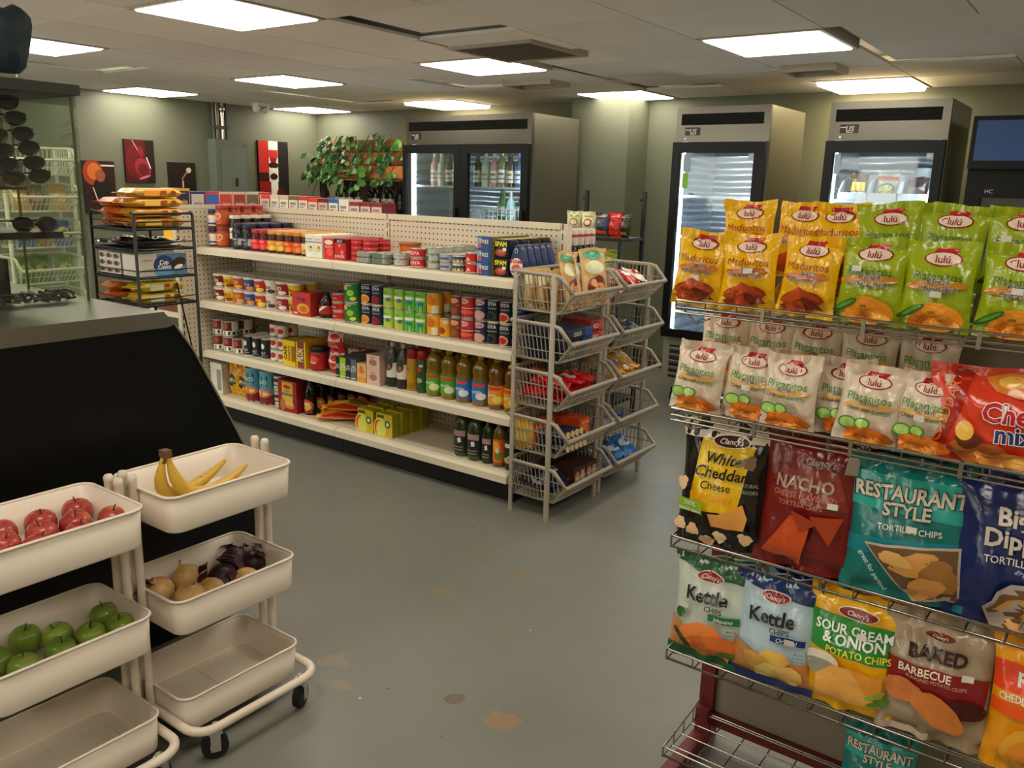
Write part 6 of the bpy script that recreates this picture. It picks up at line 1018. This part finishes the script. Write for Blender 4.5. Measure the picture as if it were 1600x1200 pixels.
# sunglasses on a tilted tower
gls_b = mt('#0b0b0a', .12, coat=.5); lens = mt('#121614', .06, coat=.6)
def sunglasses(round_=False):
    f = MB(); l = MB()
    for s in (-1, 1):
        pts = [(s*(.036+.029*cos(a)), -.004*abs(cos(a)), .0+(.021 if round_ else .019)*sin(a)*(1-.15*sin(a))) for a in [2*PI*k/16 for k in range(16)]]
        f.tube(pts, .0032, gls_b, 6, True); l.add([(s*.036, -.003, 0)]+pts, [(0, 1+k, 1+(k+1) % 16) for k in range(16)], lens, True)
    f.tube([(-.009, -.003, .008), (0, -.005, .010), (.009, -.003, .008)], .0028, gls_b, 6); t = MB()
    for s in (-1, 1): t.tube([(s*.066, 0, .008), (s*.068, .05, .008), (s*.066, .11, .004), (s*.064, .135, -.012)], .004, gls_b, 6)
    return ('sunglasses', [('frame', f.mesh('frame')), ('lenses', l.mesh('lenses')), ('temples', t.mesh('temples'))])
SG = sunglasses(); tw = empty('sunglasses_tower', 'grey card tower carrying six pairs of sunglasses in the glass case', 'display stand', (-2.82, 1.20, 1.489))
tw_a = .55
MB().box(-.09, .03, -.10, .06, 0, .008, mt('#2a2822', .4)).obj('base', tw)
for k in range(6): MB().box(-.03, .012, -.03, .028, .012+.043*k, .042+.043*k, mt('#8a8684', .5)).obj('card', tw, loc=(.02-.011*k, .045-.014*k, .0))
MB().box(-.05, -.035, -.05, .04, .008, .27, mt('#a39d88', .5)).obj('spine', tw)
for k, (y, z, t) in enumerate(((1.268, 1.518, .1), (1.258, 1.556, .12), (1.25, 1.598, .15), (1.24, 1.64, .12), (1.225, 1.685, .08), (1.21, 1.730, .06))):
    put(SG, 'black wraparound sunglasses clipped to the grey display tower', 'sunglasses', (-2.735-.006*k, y-.03, z+.012), (0, -t, PI/2-.15), 'sunglasses on the display tower')
# middle shelf: round sunglasses on a black tray; lower level: chains and a dark box
tr = MB().box(-.16, .16, -.19, .19, 0, .02, mt('#15140f', .35)); tr.obj('black_tray', loc=(-2.85, 1.12, 1.3455), label='low black tray on the lower glass shelf', cat='tray')
for y in (1.09, 1.16): put(sunglasses(True), 'round black sunglasses lying on the black tray', 'sunglasses', (-2.74, y*1.0+(.09 if y > 1.1 else -.03), 1.389), (0, 0, PI/2), 'round sunglasses on the tray')
MB().rbox(-.1, .1, -.12, .12, 0, .13, .008, mt('#1a1815', .5)).obj('dark_box', loc=(-2.88, 1.06, DZ+.001), label='dark wooden box inside the glass case', cat='box')
wk = MB(); rd = random.Random(5)
for k in range(26):
    t = k/26; wk.tube([(rd.uniform(-.03, .03), -.12+.24*t+.012*cos(a), .012+.012*sin(a)+rd.uniform(0, .01)) for a in [2*PI*i/8 for i in range(8)]], .0035, mt('#5a5648', .2, .9), 5, True)
wk.obj('chain_bracelets', loc=(-2.70, 1.2, DZ+.002), label='pile of dark metal chain bracelets at the bottom of the glass case', cat='bracelets', kind='stuff')
# wrapped object on top of the case
vs = empty('wrapped_vase', 'dark teal cloth-wrapped vase standing on a glass foot', 'vase', (-2.80, 1.245, DT+.0005))
b = MB(); n = 22
rings = []
for r, z in ((.03, .03), (.05, .05), (.06, .09), (.068, .13), (.072, .165), (.07, .19), (.06, .205), (.045, .212), (.02, .206)):
    rings.append([(r*(1+.07*sin(5*a+z*20)+.04*sin(9*a))*cos(a), r*(1+.07*sin(5*a+z*20)+.04*sin(9*a))*sin(a), z+.008*sin(4*a)*(z > .18)) for a in [2*PI*k/n for k in range(n)]])
b.loft(rings, mt('#1c3034', .6, bump=.3, bscale=30), True); b.obj('cloth', vs); MB().lathe([(.055, 0), (.06, .004), (.05, .014), (.03, .02), (.028, .032)], GLS, 18).obj('glass_foot', vs)
# ================================================================ black bread rack beside the end shelf
BK = mt('#121211', .45); bx0, bx1, by0, by1 = -4.19, -3.80, 2.18, 2.46
br_ = empty('bread_rack', 'black wire bread rack with packaged cakes next to the end shelf', 'rack', (0, 0, 0))
for x, y in ((bx0, by0), (bx1, by0), (bx1, by1+.03), (bx0, by1+.03)): MB().tube([(x, y, .0005), (x, y, 1.355), (x+(.02 if x < -4 else -.02), y, 1.372)], .008, BK, 8).obj('post', br_)
MB().tube([(bx1, by0, 1.365), (bx1, by1+.03, 1.365)], .006, BK, 6).obj('top_bar', br_); MB().tube([(bx0, by0, 1.365), (bx0, by1+.03, 1.365)], .006, BK, 6).obj('top_bar', br_)
LV_ = (1.292, 1.195, 1.06, .925, .6, .25)
for z in LV_:
    s = MB(); s.tube([(bx0, by0, z), (bx1, by0, z), (bx1, by1+.03, z), (bx0, by1+.03, z)], .006, BK, 6, True)
    for k in range(1, 8): x = bx0+(bx1-bx0)*k/8; s.tube([(x, by0, z), (x, by1+.03, z)], .003, BK, 5)
    s.tube([(bx0, by0, z+.035), (bx1, by0, z+.035), (bx1, by1+.03, z+.035)], .003, BK, 5); s.obj('wire_shelf', br_)
    MB().box(bx0+.008, bx1-.008, by0-.002, by0+.002, z-.014, z-.006, BK).obj('shelf_lip', br_)
MB().tube([(bx1, by0+.2, 1.03), (bx1+.0, by1, .6)], .004, BK, 6).obj('brace', br_)
def loaf(c, c2, s, w=.16, h=.27, t=.045):
    m = mt(c, .25, bump=.2, bscale=30, coat=.2); rd_ = random.Random(s); b = MB(); n = 20
    def ring(q, y, j): return [(q*w/2*abs(cos(a))**.5*(1 if cos(a) > 0 else -1)*(1+.03*rd_.uniform(-1, 1)), y+.004*rd_.uniform(-1, 1), t/2+q*t/2*abs(sin(a))**.6*(1 if sin(a) > 0 else -1)*(1+.05*rd_.uniform(-1, 1))) for a in [2*PI*k/n for k in range(n)]]
    b.loft([[(x, y, t/2+(z-t/2)*.1) for x, y, z in ring(.86, -.02, 0)], [(x, y, t/2+(z-t/2)*.15) for x, y, z in ring(.8, 0, 0)], ring(.93, .025, 1), ring(1, .06, 2), ring(.98, h*.5, 3), ring(1, h-.06, 4), ring(.93, h-.025, 5), [(x, y, t/2+(z-t/2)*.15) for x, y, z in ring(.8, h, 0)], [(x, y, t/2+(z-t/2)*.1) for x, y, z in ring(.86, h+.02, 0)]], m, True)
    p = MB(); f = lambda u, v, o: (w/2*1.0+.001+o, h/2+u, t/2+v-t*.35); prints(p, f, h, t*.7, [('r', -.3, .0, .1, .9, c2), ('r', .02, .14, .5, .9, '#a3382a'), ('e', .27, .5, .06, .4, '#6a4420')])
    return ('bread_pack', [('wrapper', b.mesh('wrapper')), ('print', p.mesh('print'))])
lo = [loaf('#c9902a', '#d9aa4a', 61), loaf('#d09a36', '#c98a2c', 62), loaf('#c4661f', '#d9863a', 63)]
GBR = 'bread packs on the black rack'
for k in range(4): put(lo[k % 2], 'golden toast pack stacked above the cupcake box', 'bread', (-3.895, 2.195, 1.299+.0465*k), (0, 0, .02*k-.03), GBR)
for k in range(3): put(lo[2], 'orange bread pack stacked beside the golden toast packs', 'bread', (-4.065, 2.19, 1.299+.0465*k), (0, 0, .04*k-.03), GBR)
dkp = bag(.15, .27, .022, '#14120f', [('r', -.4, .3, .2, .7, '#2b2824'), ('r', -.3, .2, .4, .5, '#8f8c86')], 'cake_pack', 64, .014, .05, 8, 12)
for x in (-4.10, -3.90): put(dkp, 'black cake pack lying on the second shelf of the bread rack', 'cake', (x, 2.195, 1.199+.024), (-PI/2, 0, .03), GBR)
cc = boxp(.25, .15, .105, '#b9b3a6', [('r', -.14, .5, .0, 1, '#54788f'), ('e', .0, .5, .22, .44, '#2b3a66'), ('e', .0, .2, .22, .2, '#5a93b0'), T('Cup', .0, .62, .2, '#e6d9d2', o='#3a2440', b=.02), T('Cakes', .0, .42, .2, '#e6d9d2', o='#3a2440', b=.02), ('e', .3, .55, .17, .26, '#33211a', .4), ('e', .3, .38, .1, .1, '#d9cdbd', .3), ('r', -.44, -.24, .7, .78, '#8f8a80'), ('r', -.44, -.2, .3, .34, '#8f8a80')], 'cupcake_box', '#8fa0a8', '#a39f94')
put(cc, 'white and blue cupcake box on the third shelf of the bread rack', 'box', (-3.812, 2.325, 1.067), (0, 0, PI/2))
sm = boxp(.062, .15, .034, '#b8b2a6', [('e', -.1, .5, .36, .34, '#3f3336'), ('e', .2, .5, .2, .22, '#7a5a48')], 'snack_cake_box', '#a8a296')
for k in range(3):
    for j in range(3): put(sm, 'small white snack cake carton in the block on the third shelf', 'cake', (-4.145+.066*j, 2.20, 1.067+.0346*k), (0, 0, 0), 'snack cake cartons on the bread rack')
yp = loaf('#c9ad2a', '#b8b49a', 65, .15, .24, .052)
for k in range(2): put(yp, 'bright yellow cake pack on the fourth shelf of the bread rack', 'cake', (-3.885, 2.195, .932+.0535*k), (0, 0, 0), GBR); put(lo[2], 'orange bun pack on the fourth shelf of the bread rack', 'bread', (-4.1, 2.19, .932+.0465*k), (0, 0, .05), GBR)
wr3 = bag(.08, .25, .024, '#b0582a', [('r', -.5, .5, .3, .4, '#d9c9a8'), ('r', -.5, .5, .5, .6, '#8a2a1c')], 'wafer_pack', 66, .014, .05, 8, 12)

# boxes on the end shelf, showing over its top
for k, (c, c2, nm) in enumerate((('#d9a03a', '#1f2a4a', 'yellow and navy'), ('#2a3a66', '#b8b4ac', 'navy'), ('#c2382e', '#3a6ab0', 'red and blue'), ('#c9bca8', '#b5453a', 'cream'), ('#c4b8a6', '#8a3a2c', 'pale'), ('#bfb3a2', '#6a5a4a', 'beige'), ('#a8342c', '#d0c4b4', 'red'))):
    put(boxp(.1, .16, .30 if k else .32, c, [('r', -.45, .45, .55, .95, c2), T('mix', 0, .75, .1, c)], 'baking_box', c2), nm+' baking box showing over the top of the end panel', 'box', (EX-.06, 3.14+.105*k, 1.1505), (0, 0, PI/2), 'boxes on the end shelf')
MB().box(EX-.42, EX-.011, 3.07, 4.21, 1.12, 1.15, CREAM).obj('shelf', en)
# ---- white basket tower seen through the glass case
PW_ = mt('#d6d3bf', .5); BW = basket_meshes(PW_)
tower('white plastic basket tower of produce seen through the glass case', -5.74, 2.72, 7, .12, .235, BW, PW_)
pb1 = pillow(.13, .18, '#9a7a4a', '#c9a872', 71, 'bread_bag'); pb2 = pillow(.13, .18, '#4f6a2c', '#8fa04a', 72, 'salad_bag'); pb3 = pillow(.13, .18, '#2f4f8a', '#c9b25a', 73, 'snack_pack'); pb4 = pillow(.13, .18, '#8a2f22', '#c9766a', 74, 'chili_bag'); pb5 = pillow(.13, .18, '#5a4630', '#b08a70', 75, 'bean_bag')
for k, ps in ((5, (pb1, pb5)), (4, (pb3, pb1)), (3, (pb2, pb2)), (2, (pb5, pb1)), (1, (pb4, pb5))):
    for j in range(3):
        q = ps[j % 2]; nm = {id(pb1): 'tan bread bag', id(pb2): 'green salad bag', id(pb3): 'blue snack pack', id(pb4): 'red chilli bag', id(pb5): 'brown bean bag'}[id(q)]
        put(q, nm+' in the white basket tower', 'bag', (-5.74-.10-.05*(j % 2), 2.72-.13+.13*j, .12+.235*k+.006), (-.35, 0, PI/2), 'bags in the white basket tower')
# ---- goods in the white bin of the fridge
fb1 = bag(.12, .16, .03, '#4a2a1c', [('r', -.3, .4, .25, .6, '#c9a83a'), ('r', -.3, .4, .05, .22, '#d6cfc4')], 'tortilla_bag', 81, .014, .05, 8, 10); fb2 = bag(.13, .16, .03, '#b0a58f', [('e', 0, .35, .4, .24, '#3f5a3a'), ('e', 0, .33, .36, .18, '#cfc48f'), ('r', -.5, .5, .7, .86, '#a33a2c')], 'tortilla_bag', 82, .014, .05, 8, 10); fb3 = bag(.12, .14, .03, '#3a2a2a', [('r', -.4, .4, .1, .5, '#6a5a60')], 'meat_pack', 83, .014, .05, 8, 10)
for q, x, lb in ((fb1, -1.48, 'brown and yellow tortilla bag in the white fridge bin'), (fb2, -1.305, 'pale tortilla bag with a green oval in the white fridge bin'), (fb3, -1.13, 'dark meat pack in the white fridge bin')): put(q, lb, 'bag', (x, 5.72, 1.517), (-.25, 0, 0), None)
cg = MB(); cg.lathe([(.05, 0), (.055, .01), (.055, .15), (.05, .19)], mt('#b9c0c6', .3, alpha=.8), 14); cg.obj('water_jug', loc=(-1.12, 5.83, 1.517), label='translucent water jug behind the meat pack', cat='jug')
for x in (-1.5, -1.4, -1.22): put(pb4 if x < -1.3 else pb5, 'dark frozen pack under the white bin', 'bag', (x, 5.75, 1.228), (-.3, 0, 0), 'packs under the white bin')

for k, (x, z) in enumerate(((-4.09, .6), (-3.9, .6), (-4.09, .25), (-3.9, .25))): put(loaf('#2a1a14', '#5a3a2c', 90+k, .17, .25, .09), 'dark brown cake pack on a low shelf of the bread rack', 'cake', (x, 2.195, z+.007), (0, 0, 0), GBR)
for k in range(6):
    for z in (1.0205, .6805, .3405): put(boxp(.16, .3, .2, ('#5a3a2c', '#6d4a2a', '#4a4038')[k % 3], [('r', -.4, .4, .3, .8, '#8a7a66')], 'baking_carton', '#4a3a30'), 'brown carton on the lower end shelf' if z < 1 else 'brown carton on the upper end shelf', 'box', (EX-.40, 3.17+.185*k, z) if False else (EX-.06, 3.17+.185*k, z), (0, 0, PI/2), 'cartons on the end shelf') if z < 1 else None
